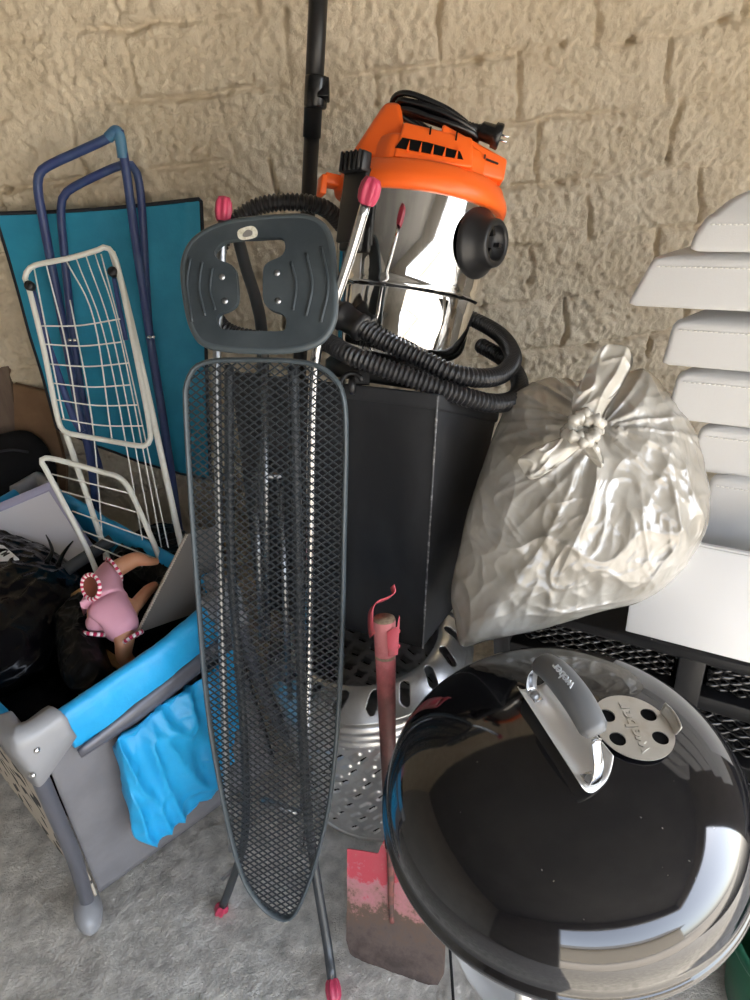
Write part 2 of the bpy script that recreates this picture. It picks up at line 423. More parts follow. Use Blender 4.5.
for ax, ay in holes: build('vent_hole', MB().add([dmp(ax, ay, -.0008)] + [dmp(ax + .0132*math.cos(2*pi*i/24), ay + .0132*math.sin(2*pi*i/24), -.0008) for i in range(24)], [(0, i+1, (i+1) % 24 + 1) for i in range(24)]), M['dark'], dmo)
build('lettering', text_mb('weber', .032, lambda c: dmp(c.x * 1.12, c.y * .85 + .001, .0022 + c.z), .0016, bold=.0010), M['aludull'], dmo)
tb = lidhit(668, 726); q = tb - dc; ang = math.atan2(q.dot(ty), q.dot(tx))
tm = MB()
for i in range(8): pass
arc = [ang + (i/10 - .5) * .75 for i in range(11)]
vs = [dmp(DR*math.cos(a)*r_, DR*math.sin(a)*r_, z_) for (r_, z_) in ((.96,.001),(1.02,.004),(1.05,.012),(1.07,.019)) for a in arc]
tm.add(vs, [(j*11+i, j*11+i+1, (j+1)*11+i+1, (j+1)*11+i) for j in range(3) for i in range(10)])
to = build('damper_tab', tm, M['aludull'], dmo); to.modifiers.new('th', 'SOLIDIFY').thickness = .0018

# ------------------------------------------------------------------ drawer chest
cu_ = V((.842, -.540, 0)).normalized(); cn_ = V((cu_.y, -cu_.x, 0)); CT = .65
CF = PZ(590, 617, CT); CF.z = 0; CF = CF - cu_ * ((CF.x - .235) / cu_.x)
def cb(a, b, z): return CF + cu_ * a - cn_ * b + V((0, 0, z))     # along, back, up
RC = Matrix((cu_, -cn_, V((0,0,1)))).transposed()
t = thing('drawer_chest', 'black painted wooden chest with woven basket drawers standing behind the kettle barbecue', 'chest of drawers', cb(.6, .25, 0))
CL, CD = 1.15, .52
build('top_panel', MB().box(cb(CL/2, CD/2 - .012, CT - .012), (CL + .02, CD + .024, .024), RC), M['cab'], t, bevel=(.003, 2))
fm = MB()
ua = (PZ(672, 690, .58) - CF).dot(cu_); DV = .05; x0 = ua
posts = [(0, .04), (x0, .05), (CL - .04, .04)]
for a, w in posts: fm.box(cb(a + w/2, .02, CT/2 - .012), (w, .04, CT - .026), RC)
for a in (0, CL - .04): fm.box(cb(a + .02, CD - .02, CT/2 - .012), (.04, .04, CT - .026), RC)
for z in (CT - .038, CT - .163, CT - .34, CT - .52, .06): fm.box(cb(CL/2, .021, z), (CL, .036, .030 if z > CT - .1 else .04), RC)
fm.box(cb(.012, CD/2, CT/2), (.018, CD - .03, CT - .05), RC); fm.box(cb(CL - .012, CD/2, CT/2), (.018, CD - .03, CT - .05), RC); fm.box(cb(CL/2, CD - .012, CT/2), (CL - .02, .014, CT - .05), RC)
build('frame', fm, M['cab'], t, bevel=(.003, 2))
bays = [(.04, x0), (x0 + .05, CL - .04)]; rows = [(CT - .145, CT - .052), (CT - .32, CT - .183), (CT - .50, CT - .36)]
for ri, (z0, z1) in enumerate(rows):
    for (a0, a1) in bays:
        b = MB().box(cb((a0+a1)/2, .24, (z0+z1)/2), (a1 - a0 - .012, .40, z1 - z0 - .006), RC)
        h = z1 - z0; ns = 9 if ri == 0 else 8
        bas = build('basket_drawer', b, M['weave'], t)
        w = MB()
        for k in range(ns):
            zz = z0 + .006 + (h - .012) * k / (ns - 1)
            pts = []; rd = []
            nn = int((a1 - a0) / .0045)
            for i in range(nn + 1):
                a = a0 + .008 + (a1 - a0 - .016) * i / nn
                ph = i * .75 + (pi if k % 2 else 0)
                p = cb(a, .034 + .0045 * math.sin(ph) + .003 * nz((a, zz, ri), 40), zz + .003 * nz((a, zz*3, 2), 55) + .0018 * math.sin(ph * .5 + k * 1.7))
                pts.append(p); rd.append(.0052 * (1 + .4 * nz((a, zz, 9), 90)))
            w.tube(pts, rd, 8)
        pts = [cb(a0 + .008 + (a1 - a0 - .016) * i / 120, .030 + .002 * math.sin(i * 1.6), z1 - .006 + .002 * math.cos(i * 1.6)) for i in range(121)]
        w.tube(pts, [.0055 + .0015 * math.sin(i * 1.6) for i in range(121)], 8)
        build('weave_strands', w, M['weave'], bas)

# ------------------------------------------------------------------ white panel leaning on the chest
pb0 = PZ(625, 631, CT + .003)
du = cu_; up = (V((0,0,1)) * .94 - cn_ * .36).normalized()
pb0 = cb((pb0 - CF).dot(cu_), (pb0 - CF).dot(-cn_), CT + .003)
tl = Plane(pb0, pb0 + du, pb0 + up).at(640, 535); hh = (tl - pb0).dot(up); sk = (tl - pb0).dot(du)
pn = du.cross(up); pn = pn if pn.dot(cn_) > 0 else -pn
t = thing('white_panel', 'smooth glossy white panel standing upright on the chest top against the plastic bag', 'panel', pb0)
build('board', MB().prism([pb0, pb0 + du*.42, pb0 + du*(.42+sk) + up*hh, pb0 + du*sk + up*hh], -pn * .016), M['wboard'], t, bevel=(.002, 2))
build('edge_trim', MB().prism([pb0 - pn*.016 + up*(hh+.001) + du*sk, pb0 - pn*.016 + up*(hh+.001) + du*(.42+sk), pb0 + up*(hh+.001) + du*(.42+sk), pb0 + up*(hh+.001) + du*sk], up * .004), M['wedge'], t)

# ------------------------------------------------------------------ white cushions
FRONT = .21     # metres behind the chest front
def cpl(b): return Plane(cb(0, b, 0), cb(1, b, 0), cb(0, b, 1))
def cushion(name_lab, bl, tlp, thick_ref, b, depth=.25, rnd=False, puff=.006):
    pl = cpl(b); p0 = pl.at(*bl); p1 = pl.at(*tlp)
    a0 = (p0 - CF).dot(cu_); z0 = p0.z; a1 = (p1 - CF).dot(cu_); z1 = p1.z
    L = .62
    base = cb(a0 + L/2, b + depth/2, z0)
    t = thing('seat_cushion', name_lab, 'cushion', base, 'stacked white cushions')
    mb = MB(); h = z1 - z0; ins = max(.008, a1 - a0)
    if not rnd:
        nu, nv, nw = 40, 24, 5
        def shell(u, v):     # closed loop profile over v across length u
            return None
        lay = []
        prof = [(0, .30, .0), (.0, .0, .006), (.004*1, 0, .0)]
        # stacked rounded rectangles from bottom to top
        def rrect(inset, zz, r, puff=0):
            pts = []
            x0, x1, y0, y1 = a0 + inset, a0 + L - inset * .4, b + inset * .30, b + depth - inset * .9
            for cx, cy, s in ((x1 - r, y1 - r, 0), (x0 + r, y1 - r, 90), (x0 + r, y0 + r, 180), (x1 - r, y0 + r, 270)):
                for k in range(7):
                    an = math.radians(s + 15 * k); pts.append((cx + r*math.cos(an), cy + r*math.sin(an)))
            return [cb(x + (.13 if puff < .015 else .03) * max(0, 1 - (x - x0) / .2) * (y - y0) / (y1 - y0), y, zz) for x, y in pts]
        levels = [(.05, z0 + .002, .01), (.010, z0, .012), (.001, z0 + .004, .014), (0, z0 + .010, .016)]
        for q in range(1, 8): levels.append((ins * (q/8) ** (1.8 if puff > .02 else 1), z0 + .010 + (h - .022) * q / 8, .018))
        levels += [(ins, z1 - .010, .02), (ins + .003, z1 - .004, .022), (ins + .009, z1 - .001, .024), (ins + .03, z1 + puff * .45, .024), (ins + .055, z1 + puff * .75, .02), (ins + .085, z1 + puff, .01)]
        vs = []; 
        for (i_, z_, r_) in levels:
            ring = rrect(i_, z_, r_)
            ring = [p + V((0, 0, .0025 * nz(p, 9, 3))) + cn_ * (.003 * nz(p, 7, 5)) for p in ring]
            vs += ring
        n = 28; fs = []
        for j in range(len(levels) - 1):
            for i in range(n): fs.append((j*n+i, j*n+(i+1) % n, (j+1)*n+(i+1) % n, (j+1)*n+i))
        fs.append(tuple(range(n-1, -1, -1))); fs.append(tuple((len(levels)-1)*n + i for i in range(n)))
        mb.add(vs, fs)
        build('cover', mb, M['leather'], t)
        st = MB(); zz = z1 - .014
        a = a0 + ins + .02
        while a < a0 + L - .03:
            st.tube([cb(a, b + ins * .27 - .0012, zz), cb(a + .0055, b + ins * .27 - .0012, zz)], .0011, 5); a += .0085
        build('stitching', st, M['stitch'], t)
    else:
        R = .20; cx = a0 + R
        prof = [(0,0),(R*.96,0),(R*.99,.004),(R,.014),(R*.97,.05),(R*.93,.10),(R*.90,.110),(R*.86,.125),(R*.72,.142),(R*.45,.154),(0,.158)]
        s2 = catmull([V((r, 0, z)) for r, z in prof], 4)
        mb.lathe([(max(0, p.x), p.z) for p in s2], 96, cb(cx, b + R, z0)); build('cover', mb, M['leather'], t)
        st = MB()
        for k in range(150):
            an = 2*pi*k/150
            q = [cb(cx, b + R, z0 + .111) + V((math.cos(x), math.sin(x), 0)) * (R*.902 + .001) for x in (an, an + .025)]
            st.tube(q, .0011, 5)
        build('stitching', st, M['stitch'], t)
cushion('thick rounded white cushion on the very top of the cushion stack', (686, 251), (699, 216), 0, .20, depth=.30, puff=.042)
cushion('white leatherette cushion sticking out furthest left, second from the top', (625, 306), (645, 259), 0, .20)
cushion('white leatherette cushion third from the top of the stack', (658, 365), (668, 322), 0, .20)
cushion('white leatherette cushion partly covered by the tied plastic bag, fourth from the top', (662, 418), (672, 374), 0, .20)
cushion('greyish white cushion fifth from the top, just right of the plastic bag', (684, 470), (690, 428), 0, .19)
cushion('lowest white cushion behind the white panel at the bottom of the stack', (690, 545), (704, 478), 0, .17)

# ------------------------------------------------------------------ tied plastic bag
bp = Plane(PK(580, 520, 1.37), PK(640, 505, 1.36), PK(575, 430, 1.40))
bo = [(512,398),(545,380),(580,382),(612,378),(642,372),(664,392),(686,422),(701,462),(708,505),(700,540),(672,580),(640,602),(600,612),(545,628),(490,640),(462,646),(455,620),(451,590),(460,545),(468,510),(484,462),(498,425)]
pts = [bp.at(*q) for q in bo]
kn = bp.at(583, 432)
def bagw(p, t_, sd):
    q = V((p.x, p.y*.7, p.z)); d = p - kn
    an = math.atan2(d.dot(cU), d.dot(cR)); rk = d.length
    pol = V((math.cos(an)*1.7, math.sin(an)*1.7, rk * 2.2))
    rad_ = .020 * (ridge(pol, 2.4, 7) - .35) * min(1, rk / .05) * math.exp(-rk / .22)
    w = .016 * nz(q, 5, 1) + .013 * (ridge(q, 5.5, 2) - .4) + .006 * (ridge(V((q.x*1.5, q.y, q.z*.6)) + V((nz(q,6,8),0,nz(q,6,9)))*.03, 13, 4) - .4) + .0022 * (ridge(V((q.x, q.y, q.z)) + V((nz(q,9,8),0,nz(q,9,9)))*.03, 27, 5) - .4)
    cw = V((nz(q,7,8),0,nz(q,7,9)))*.05; w += .0065 * (1 - abs(nz(q + cw, 7, 11))) ** 10 + .0036 * (1 - abs(nz(q + cw, 14, 12))) ** 10 + .0020 * (1 - abs(nz(q + cw, 28, 13))) ** 8
    return w + rad_
t = thing('plastic_bag', 'full clear plastic sack tied in a knot, lying on the drawer chest', 'bag', PZ(560, 600, CT))
build('sack', MB().inflate(pts, bp.n, .13, .16, n=400, nr=105, c=bp.at(578, 510), pw=.62, wr=bagw), M['plastbag'], t, subsurf=0)
# left hanging corner
def film(outl, n1, nr, off, amp=.006, f=50, tf=.008):
    ax0 = (outl[len(outl)//2] - outl[0]).normalized()
    def wr(p, t_, sd):
        l = p.dot(ax0); q = p - ax0 * l * .75
        return amp * sd * nz(q, f, 3) * 1.6 + amp * 1.3 * (ridge(q, f*.9, 5) - .5) * sd + .006 * (1 - abs(nz(p - ax0*l*.4, f*.9, 14))) ** 9 * sd
    return MB().inflate(outl, bp.n, tf, tf, n=n1, nr=nr, wr=wr)
ear1 = [bp.at(x, y, .15) for x, y in ((576,424),(572,400),(585,375),(597,352),(612,345),(628,350),(633,362),(622,385),(608,408),(596,428))]
ear2 = [bp.at(x, y, .165) for x, y in ((588,428),(596,440),(575,452),(555,468),(532,480),(521,468),(519,458),(540,446),(562,436),(575,428))]
build('tied_ear', film(ear1, 120, 26, 0, .007, 38, .014), M['knotfilm'], t)
build('tied_ear', film(ear2, 120, 26, 0, .006, 42, .014), M['knotfilm'], t)
km = MB()
kc = bp.at(583, 430, .165); kx = (bp.at(600, 425, .165) - kc).normalized(); ky = (bp.n.cross(kx)).normalized()
for (rx, ry, ph, ti) in ((.030,.017,0,.3),(.026,.020,1.2,-.5),(.022,.024,2.2,.1)):
    ring = []
    for i in range(40):
        a = 2*pi*i/40; d = kx*math.cos(ph)+ky*math.sin(ph); e = ky*math.cos(ph)-kx*math.sin(ph)
        ring.append(kc + d*rx*math.cos(a) + e*ry*math.sin(a)*.8 + bp.n*(.012*math.sin(a*2+ph)))
    km.tube(ring, [.011 + .003*math.sin(i*1.9+ph) for i in range(40)], 10, closed=True)
build('knot', km, M['knotfilm'], t)
build('tied_ear', film([bp.at(x, y, .16) for x, y in ((586,440),(598,446),(604,462),(600,468),(590,458),(582,450))], 50, 10, 0, .004, 60, .006), M['knotfilm'], t)

# ------------------------------------------------------------------ washing drum
DC = V((-.062, 1.245, 0)); DRr = .245
t = thing('washing_drum', 'perforated stainless steel washing machine drum standing on the floor under the black box', 'drum', DC)
def emb(s, z):
    P = .058; r = math.floor(z / .047); q = s + (P/2 if r % 2 else 0); c = math.floor(q / P)
    u = q - (c + .5) * P; v = z - (r + .5) * .047
    ca, sa = math.cos(.75), math.sin(.75); a = u*ca + v*sa; b_ = -u*sa + v*ca
    def stad(a, b_, l, w): return w - math.hypot(max(abs(a) - l, 0), b_)
    d1 = stad(a, b_ - .0090, .0110, .0100); d2 = stad(a - .002, b_ + .0105, .0115, .0062)
    def ss(x): x = max(0, min(1, x / .0032)); return x*x*(3-2*x)
    return .0042 * ss(d1 * .55) - .0045 * ss(d2), (d2 > .0038)
na, nh = 700, 150; vs = []; fl = []
ZB, ZT = .03, .395
for j in range(nh + 1):
    z = ZB + (ZT - ZB) * j / nh
    for i in range(na):
        a = 2*pi*i/na; d, h = emb(a * DRr, z)
        ed = min(1, (z - ZB) / .02, (ZT - z) / .02)
        r = DRr + d * ed
        vs.append(DC + V((r*math.cos(a), r*math.sin(a), z))); fl.append(h and ed >= 1)
mb = MB(); fs = []; mi = []
for j in range(nh):
    for i in range(na):
        k = (i+1) % na; fs.append((j*na+i, j*na+k, (j+1)*na+k, (j+1)*na+i)); mi.append(1 if fl[j*na+i] and fl[(j+1)*na+k] else 0)
mb.add(vs, fs); mb.m = mi
build('perforated_wall', mb, [M['drum'], M['dark']], t, recalc=False)
build('base_plate', MB().lathe([(0,.0),(.20,.0),(.235,.008),(.246,.02),(.248,.032),(.243,.034),(0,.034)], 96, DC), M['drum'], t)
rp = [(.243,.392),(.250,.394),(.253,.402),(.249,.41),(.246,.413),(.250,.417),(.254,.425),(.251,.434),(.248,.437),(.252,.442),(.257,.452),(.257,.462),(.250,.470),(.243,.474)]
build('rim_band', MB().lathe(rp, 128, DC), M['drum'], t)
# slotted conical cover ring
mb = MB(); nr_, na_ = 44, 620
ring = lambda i, j: DC + V((math.cos(2*pi*i/na_), math.sin(2*pi*i/na_), 0)) * (.246 - .072 * j / nr_) + V((0, 0, .473 + .050 * math.sin(pi/2 * j / nr_) + .001*math.sin(j)))
mb.v = [DC + V((math.cos(2*pi*i/na_), math.sin(2*pi*i/na_), 0)) * (.246 - .070 * j / nr_) + V((0, 0, .473 + .046 * math.sin(pi/2 * j / nr_))) for j in range(nr_+1) for i in range(na_)]
for j in range(nr_):
    rr_ = .246 - .070 * (j + .5) / nr_
    for i in range(na_):
        a = 2*pi*(i+.5)/na_; per = 2*pi/18; ph = (a / per) % 1 - .5
        u = ph * per * rr_; v = .211 - rr_
        ca, sa = math.cos(.5), math.sin(.5); a_, b_ = v*ca + u*sa, -v*sa + u*ca
        if .011 - math.hypot(max(abs(a_) - .013, 0), b_) > 0: continue
        k = (i+1) % na_; mb.f.append((j*na_+i, j*na_+k, (j+1)*na_+k, (j+1)*na_+i)); mb.m.append(0); mb.sm.append(True)
o = build('slotted_ring', mb, M['drum'], t, recalc=False); o.modifiers.new('th', 'SOLIDIFY').thickness = .002

# ------------------------------------------------------------------ black tapered box
B0 = PZ(422, 648, .521); B1_ = PZ(455, 606, .521); B3 = PZ(258, 606, .521); B2_ = B1_ + (B3 - B0)
T0 = PY(437, 396, 1.175); T1 = PY(497, 413, 1.36); T3 = PZ(231, 373, 1.135); T2 = T1 + (T3 - T0)
t = thing('storage_box', 'tall tapered black fabric box standing on the steel drum under the vacuum cleaner', 'box', (B0+B2_)/2)
LH = .055
def boxpt(u, v, w):
    b = B0.lerp(B1_, u).lerp(B3.lerp(B2_, u), v); tt = T0.lerp(T1, u).lerp(T3.lerp(T2, u), v)
    p = b.lerp(tt, w)
    return p
def faceg(mb, f, nu, nv, nrm, amp):
    mb.grid(lambda a, b: f(a, b) + nrm * (amp * (nz(f(a, b), 6, 2) * .6 + (ridge(f(a, b), 4, 4) - .5)) * min(1, a*8, (1-a)*8, b*8, (1-b)*8)), nu, nv)
mb = MB()
nL = (T3 - T0).cross(B0 - T0).normalized(); nL = nL if nL.y < 0 else -nL
nRt = (T1 - T0).cross(B0 - T0).normalized(); nRt = nRt if nRt.dot(CAM - T0) > 0 else -nRt
faceg(mb, lambda a, b: boxpt(0, a, b), 50, 60, nL, .008); faceg(mb, lambda a, b: boxpt(a, 0, b), 30, 60, nRt, .006)
faceg(mb, lambda a, b: boxpt(1, a, b), 20, 20, -nL, 0); faceg(mb, lambda a, b: boxpt(a, 1, b), 20, 20, -nRt, 0)
mb.grid(lambda a, b: boxpt(a, b, 0), 4, 4); mb.grid(lambda a, b: boxpt(a, b, 1), 10, 10)
build('body', mb, M['boxfab'], t)
sm_ = MB(); sm_.tube([boxpt(-.004, -.004, .0 + i/60) for i in range(61)], [.0022 + .0012 * nz((i*.3, 0, 0), 1) for i in range(61)], 8)
build('seam_piping', sm_, M['seam'], t, lab='worn pale corner seam')
lm = MB(); ex = .012
lm.hexa([boxpt(-ex, -ex, .955), boxpt(1+ex, -ex, .955), boxpt(1+ex, 1+ex, .955), boxpt(-ex, 1+ex, .955)], [boxpt(-ex, -ex, 1.008), boxpt(1+ex, -ex, 1.008), boxpt(1+ex, 1+ex, 1.008), boxpt(-ex, 1+ex, 1.008)])
build('lid', lm, M['boxfab'], t, bevel=(.006, 3))

# ------------------------------------------------------------------ vacuum cleaner
vb = PK(397, 359, 1.50); rdir = ray(397, 359).normalized()
Ux = (cU - rdir * cU.dot(rdir)).normalized(); Rx = Ux.cross(-rdir); Rx = Rx if Rx.dot(cR) > 0 else -Rx
ti = math.radians(8.5); az = (Ux * math.cos(ti) + Rx * math.sin(ti)).normalized(); axx = (Rx * math.cos(ti) - Ux * math.sin(ti)).normalized(); ay = az.cross(axx)
VM = Matrix((axx, ay, az)).transposed().to_4x4(); VM = VM @ Matrix.Scale(1.035, 4); VM.translation = vb
VMi = VM.inverted()
t = thing('vacuum_cleaner', 'orange and chrome drum vacuum cleaner leaning on top of the black box', 'vacuum cleaner', M=VM)
tank = [(0,0),(.120,0),(.128,.003),(.131,.010),(.134,.03),(.1385,.08),(.1415,.127),(.1435,.1305),(.1475,.133),(.1490,.138),(.1480,.143),(.1500,.154),(.1550,.22),(.1590,.295),(.1600,.305)]
tk = build('tank', MB().lathe(tank, 128), M['steel'], t, local=True)
build('dolly_base', MB().lathe([(0,-.052),(.135,-.052),(.146,-.046),(.148,-.022),(.136,-.010),(.131,.004),(.120,.006),(0,.004)], 64), M['black'], t, local=True)
rimp = [(.150,.300),(.166,.297),(.1715,.300),(.1735,.308),(.1730,.318),(.170,.326),(.166,.332),(.160,.345),(.150,.352),(.10,.356),(0,.356)]
ld = build('lid', MB().lathe(rimp, 128), M['orange'], t, local=True)
# motor head: faceted block with cord tray
hd_ = MB()
def octo(rx, ry, z, dx=0, cut=.45):
    pts = [(rx, -ry*cut), (rx, ry*cut), (rx*cut, ry), (-rx*cut, ry), (-rx, ry*cut), (-rx, -ry*cut), (-rx*cut, -ry), (rx*cut, -ry)]
    return [V((x + dx, y, z)) for x, y in pts]
lay = [octo(.142,.138,.345,.0,.5), octo(.138,.132,.372,.0,.5), octo(.130,.122,.400,.002,.5)]
vs = [p for l in lay for p in l]; fs = [(j*8+i, j*8+(i+1) % 8, (j+1)*8+(i+1) % 8, (j+1)*8+i) for j in range(2) for i in range(8)] + [tuple(range(16, 24))]
hd_.add(vs, fs, 0, False)
build('motor_head', hd_, M['orange'], ld, local=True, bevel=(.010, 3))
# right shoulder block and left hump
sb = MB(); b4 = [V((x, y, .352)) for x, y in ((.150,-.085),(.150,.085),(.02,.125),(.02,-.132))]; t4 = [V((.132,-.07,.404)), V((.132,.07,.404)), V((.02,.11,.432)), V((.02,-.116,.432))]
sb.hexa([b4[0], b4[1], b4[2], b4[3]], [V((.152,-.07,.395)), V((.152,.07,.395)), V((.02,.11,.425)), V((.02,-.12,.425))])
build('shoulder', sb, M['orange'], ld, local=True, bevel=(.006, 3))
lh = MB(); lh.hexa([V((-.145,-.10,.35)), V((-.03,-.135,.35)), V((-.03,.125,.35)), V((-.145,.10,.35))], [V((-.092,-.075,.462)), V((-.062,-.088,.462)), V((-.062,.085,.462)), V((-.092,.07,.462))])
build('carry_hump', lh, M['orange'], ld, local=True, bevel=(.012, 4))
ft = MB(); ft.hexa([V((-.06,-.142,.352)), V((.085,-.142,.352)), V((.085,-.10,.352)), V((-.06,-.10,.352))], [V((-.05,-.120,.418)), V((.078,-.120,.408)), V((.078,-.09,.408)), V((-.05,-.09,.418))])
fto = build('vent_panel', ft, M['orange'], ld, local=True, bevel=(.005, 3))
vg = MB()
def vp(x, h, o=0):   # point on the sloped front of the vent panel
    return V((x, -.142 + .022 * (h / .06) - o, .352 + h))
sl = [vp(-.058,.016,.002), vp(.066,.012,.002), vp(.058,.026,.002), vp(-.002,.034,.002), vp(-.048,.036,.002)]
vg.prism(sl, V((0,.004,0)))
vgo = build('vent_slot', vg, M['dark'], fto, local=True)
for k in range(5):
    x = -.036 + k * .022; fn = MB().prism([vp(x-.002,.012,.004), vp(x+.003,.012,.004), vp(x+.002,.034,.004)], V((0,.004,0)))
    build('vent_fin', fn, M['orange'], fto, local=True)
for x in (.000, .048): build('groove', MB().box((x, -.1215, .405), (.003, .006, .020)), M['dark'], fto, local=True)
Rk = Matrix.Rotation(math.radians(20), 3, 'Z') @ Matrix.Rotation(math.radians(6), 3, 'Y') @ Matrix.Rotation(math.radians(-16), 3, 'X')
build('logo_mark', MB().box((.122, -.0905, .381), (.026, .002, .0030), Rk).box((.1065, -.0960, .386), (.0026, .002, .008), Rk), M['black'], ld, local=True)
# latches
def latch(ang, parent):
    Rz = Matrix.Rotation(ang, 3, 'Z'); mb = MB()
    mb.box(Rz @ V((.172, 0, .262)), (.018, .060, .130), Rz); mb.box(Rz @ V((.183, 0, .335)), (.022, .064, .034), Rz)
    for k in range(5): mb.box(Rz @ V((.195, -.024 + .012*k, .336)), (.006, .006, .034), Rz)
    o = build('latch', mb, M['black'], parent, local=True, bevel=(.004, 2))
    b2 = MB().box(Rz @ V((.168, 0, .208)), (.016, .052, .05), Rz); build('latch_base', b2, M['black'], o, local=True, bevel=(.005, 2))
latch(math.radians(226), t); latch(math.radians(46), t)
lg = MB(); Rz = Matrix.Rotation(math.radians(197), 3, 'Z')
lg.box(Rz @ V((.182, 0, .315)), (.035, .045, .02), Rz); lg.box(Rz @ V((.20, 0, .303)), (.012, .045, .035), Rz)
build('lifting_lug', lg, M['orange'], ld, local=True, bevel=(.003, 2))
# blower outlet (black round cap)
aC = math.radians(-38); dC = V((math.cos(aC), math.sin(aC), 0)); cC = dC * .148 + V((0, 0, .235))
zz_ = V((0,0,1)); xx_ = zz_.cross(dC); MC = Matrix((xx_, zz_, dC)).transposed()
cap = [(.066,0),(.066,.006),(.062,.012),(.052,.022),(.045,.034),(.043,.044),(.040,.047),(.033,.047),(.031,.044),(.030,.030),(0,.030)]
co = build('outlet_cap', MB().lathe(cap, 64, cC, MC), M['black'], t, local=True)
for a in (0, 2*pi/3, 4*pi/3): build('bayonet_tooth', MB().box(cC + MC @ V((math.cos(a)*.022, math.sin(a)*.022, .036)), (.016, .008, .012), MC @ Matrix.Rotation(a, 3, 'Z')), M['blackg'], co, local=True)
# cord bundle + plug
cd = MB(); cpts = []
for k in range(7):
    o_ = (k % 4 - 1.5) * .0105; h_ = .0095 * (k // 4) + .001 * k
    cpts += [V((-.066,-.06+o_*.6,.452+h_)), V((-.045,-.075+o_,.448+h_)), V((.0,-.082+o_,.438+h_+.002*(k % 3))), V((.045,-.084+o_,.430+h_*.8)), V((.078,-.080+o_*.7,.424+h_*.4)), V((.088,-.06+o_,.420)), V((.06,-.03+o_,.425)), V((.0,-.025+o_,.432)), V((-.05,-.04+o_*.5,.445+h_))]
cpts += [V((-.078,-.05,.468)), V((-.068,-.07,.478)), V((-.04,-.09,.474)), V((.02,-.095,.458)), V((.055,-.09,.444)), V((.068,-.085,.437))]
cd.tube(catmull(cpts, 7), .0056, 10)
cdo = build('power_cord', cd, M['blackg'], t, local=True)
pg = MB(); d = V((.95, -.05, -.18)).normalized(); s0 = V((.064,-.085,.437)); Mp = Matrix((d.orthogonal().normalized(), d.cross(d.orthogonal().normalized()), d)).transposed()
pg.lathe([(0,0),(.008,0),(.0085,.006),(.0075,.007),(.009,.012),(.008,.013),(.0095,.019),(.0085,.020),(.011,.026),(.0165,.030),(.0175,.052),(.022,.054),(.023,.066),(.020,.068),(0,.068)], 28, s0, Mp)
pgo = build('plug', pg, M['blackg'], cdo, local=True)
for s in (-1, 1): build('plug_pin', MB().tube([s0 + Mp @ V((s*.009, 0, .066)), s0 + Mp @ V((s*.009, 0, .082))], .0022, 8), M['chrome'], pgo, local=True)
# caster
cs = MB(); cp = VMi @ PK(352, 388, 1.30)
fork = MB()

Mw = Matrix((cf, cU, cR)).transposed()
whl = build('caster_wheel', MB().lathe([(0,-.007),(.010,-.007),(.016,-.006),(.0175,-.002),(.0175,.002),(.016,.006),(.010,.007),(0,.007)], 32, PK(352, 386, 1.36), Mw), M['black'], t)
arc_ = [PK(352 + 11*math.cos(a), 385 - 12*math.sin(a), 1.36) for a in [math.radians(20 + 20*i) for i in range(9)]]
build('caster_fork', MB().tube(arc_, .0055, 10).box(PK(362, 378, 1.37), (.03, .02, .025), Matrix((cR, cf, cU)).transposed()), M['black'], whl)
# hose
HKD = .06
hk = [(352,322,1.30),(378,338,1.285),(420,358,1.27),(455,374,1.265),(486,378,1.30),(505,372,1.37),(513,356,1.46),(500,335,1.58),(470,318,1.66),(420,300,1.68),(372,270,1.64),(344,228,1.55),(322,207,1.48),(285,202,1.45),(250,210,1.46),(225,235,1.47),(212,280,1.46),(220,325,1.44),(262,340,1.42),(318,340,1.34),(350,355,1.26),(395,372,1.245),(445,390,1.25),(490,403,1.29),(515,398,1.36),(519,380,1.46),(505,360,1.56),(480,345,1.62)]
path = resample(catmull([PK(x, y, k + HKD) for x, y, k in hk], 14), step=.0012)
rads = []
acc = 0
for i in range(len(path)):
    if i: acc += (path[i] - path[i-1]).length
    rads.append(.0172 + .0022 * math.cos(2*pi*acc/.0096))
build('hose', MB().tube(path, rads, 18), M['hose'], t)
c0, c1 = path[0], path[30]; dd = (c1 - c0).normalized(); cs = c0 - dd * .045; o1 = dd.orthogonal().normalized()
Mc = Matrix((o1, dd.cross(o1), dd)).transposed()
build('hose_connector', MB().lathe([(0,-.02),(.021,-.02),(.023,-.01),(.0235,.012),(.028,.014),(.0295,.02),(.0295,.026),(.026,.029),(.025,.058),(.027,.06),(.027,.072),(.022,.074),(.015,.074)], 40, cs, Mc), M['black'], t)

# ------------------------------------------------------------------ vacuum wand against the wall, curved suction tube
wa, wb = PY(318, 0, 1.90), PY(308, 195, 1.85); wd_ = (wa - wb).normalized(); w0 = wb - wd_ * (wb.z / wd_.z); w1 = w0 + wd_ * 1.98
t = thing('vacuum_wand', 'long black telescopic vacuum tube leaning against the block wall', 'vacuum tube', w0)
jn = PY(312, 133, 1.867)
build('lower_tube', MB().tube([w0, jn], .0185, 20), M['black'], t); build('upper_tube', MB().tube([jn - wd_*.01, w1], .0215, 20), M['black'], t)
cl = PY(316, 92, 1.87)
build('clip_collar', MB().tube([cl - wd_*.035, cl - wd_*.03, cl + wd_*.03, cl + wd_*.034], [.023,.027,.027,.023], 20).box(cl + cR*.018 - cf*.008, (.028,.03,.045), Matrix((cR, -cf, cU)).transposed()), M['blackg'], t, bevel=(.003, 2))
pts = resample(catmull([PK(238,238,1.55), PK(246,268,1.55), PK(256,300,1.55), PK(262,335,1.55), PK(264,420,1.57), PK(262,520,1.6)], 8), n=50)
tb_ = MB().tube(pts, .0135, 18)
o = build('suction_tube', tb_, M['tubeg'], loc=pts[-1]); label(o, 'bent dark grey tube seen through the opening of the iron rest', 'tube')

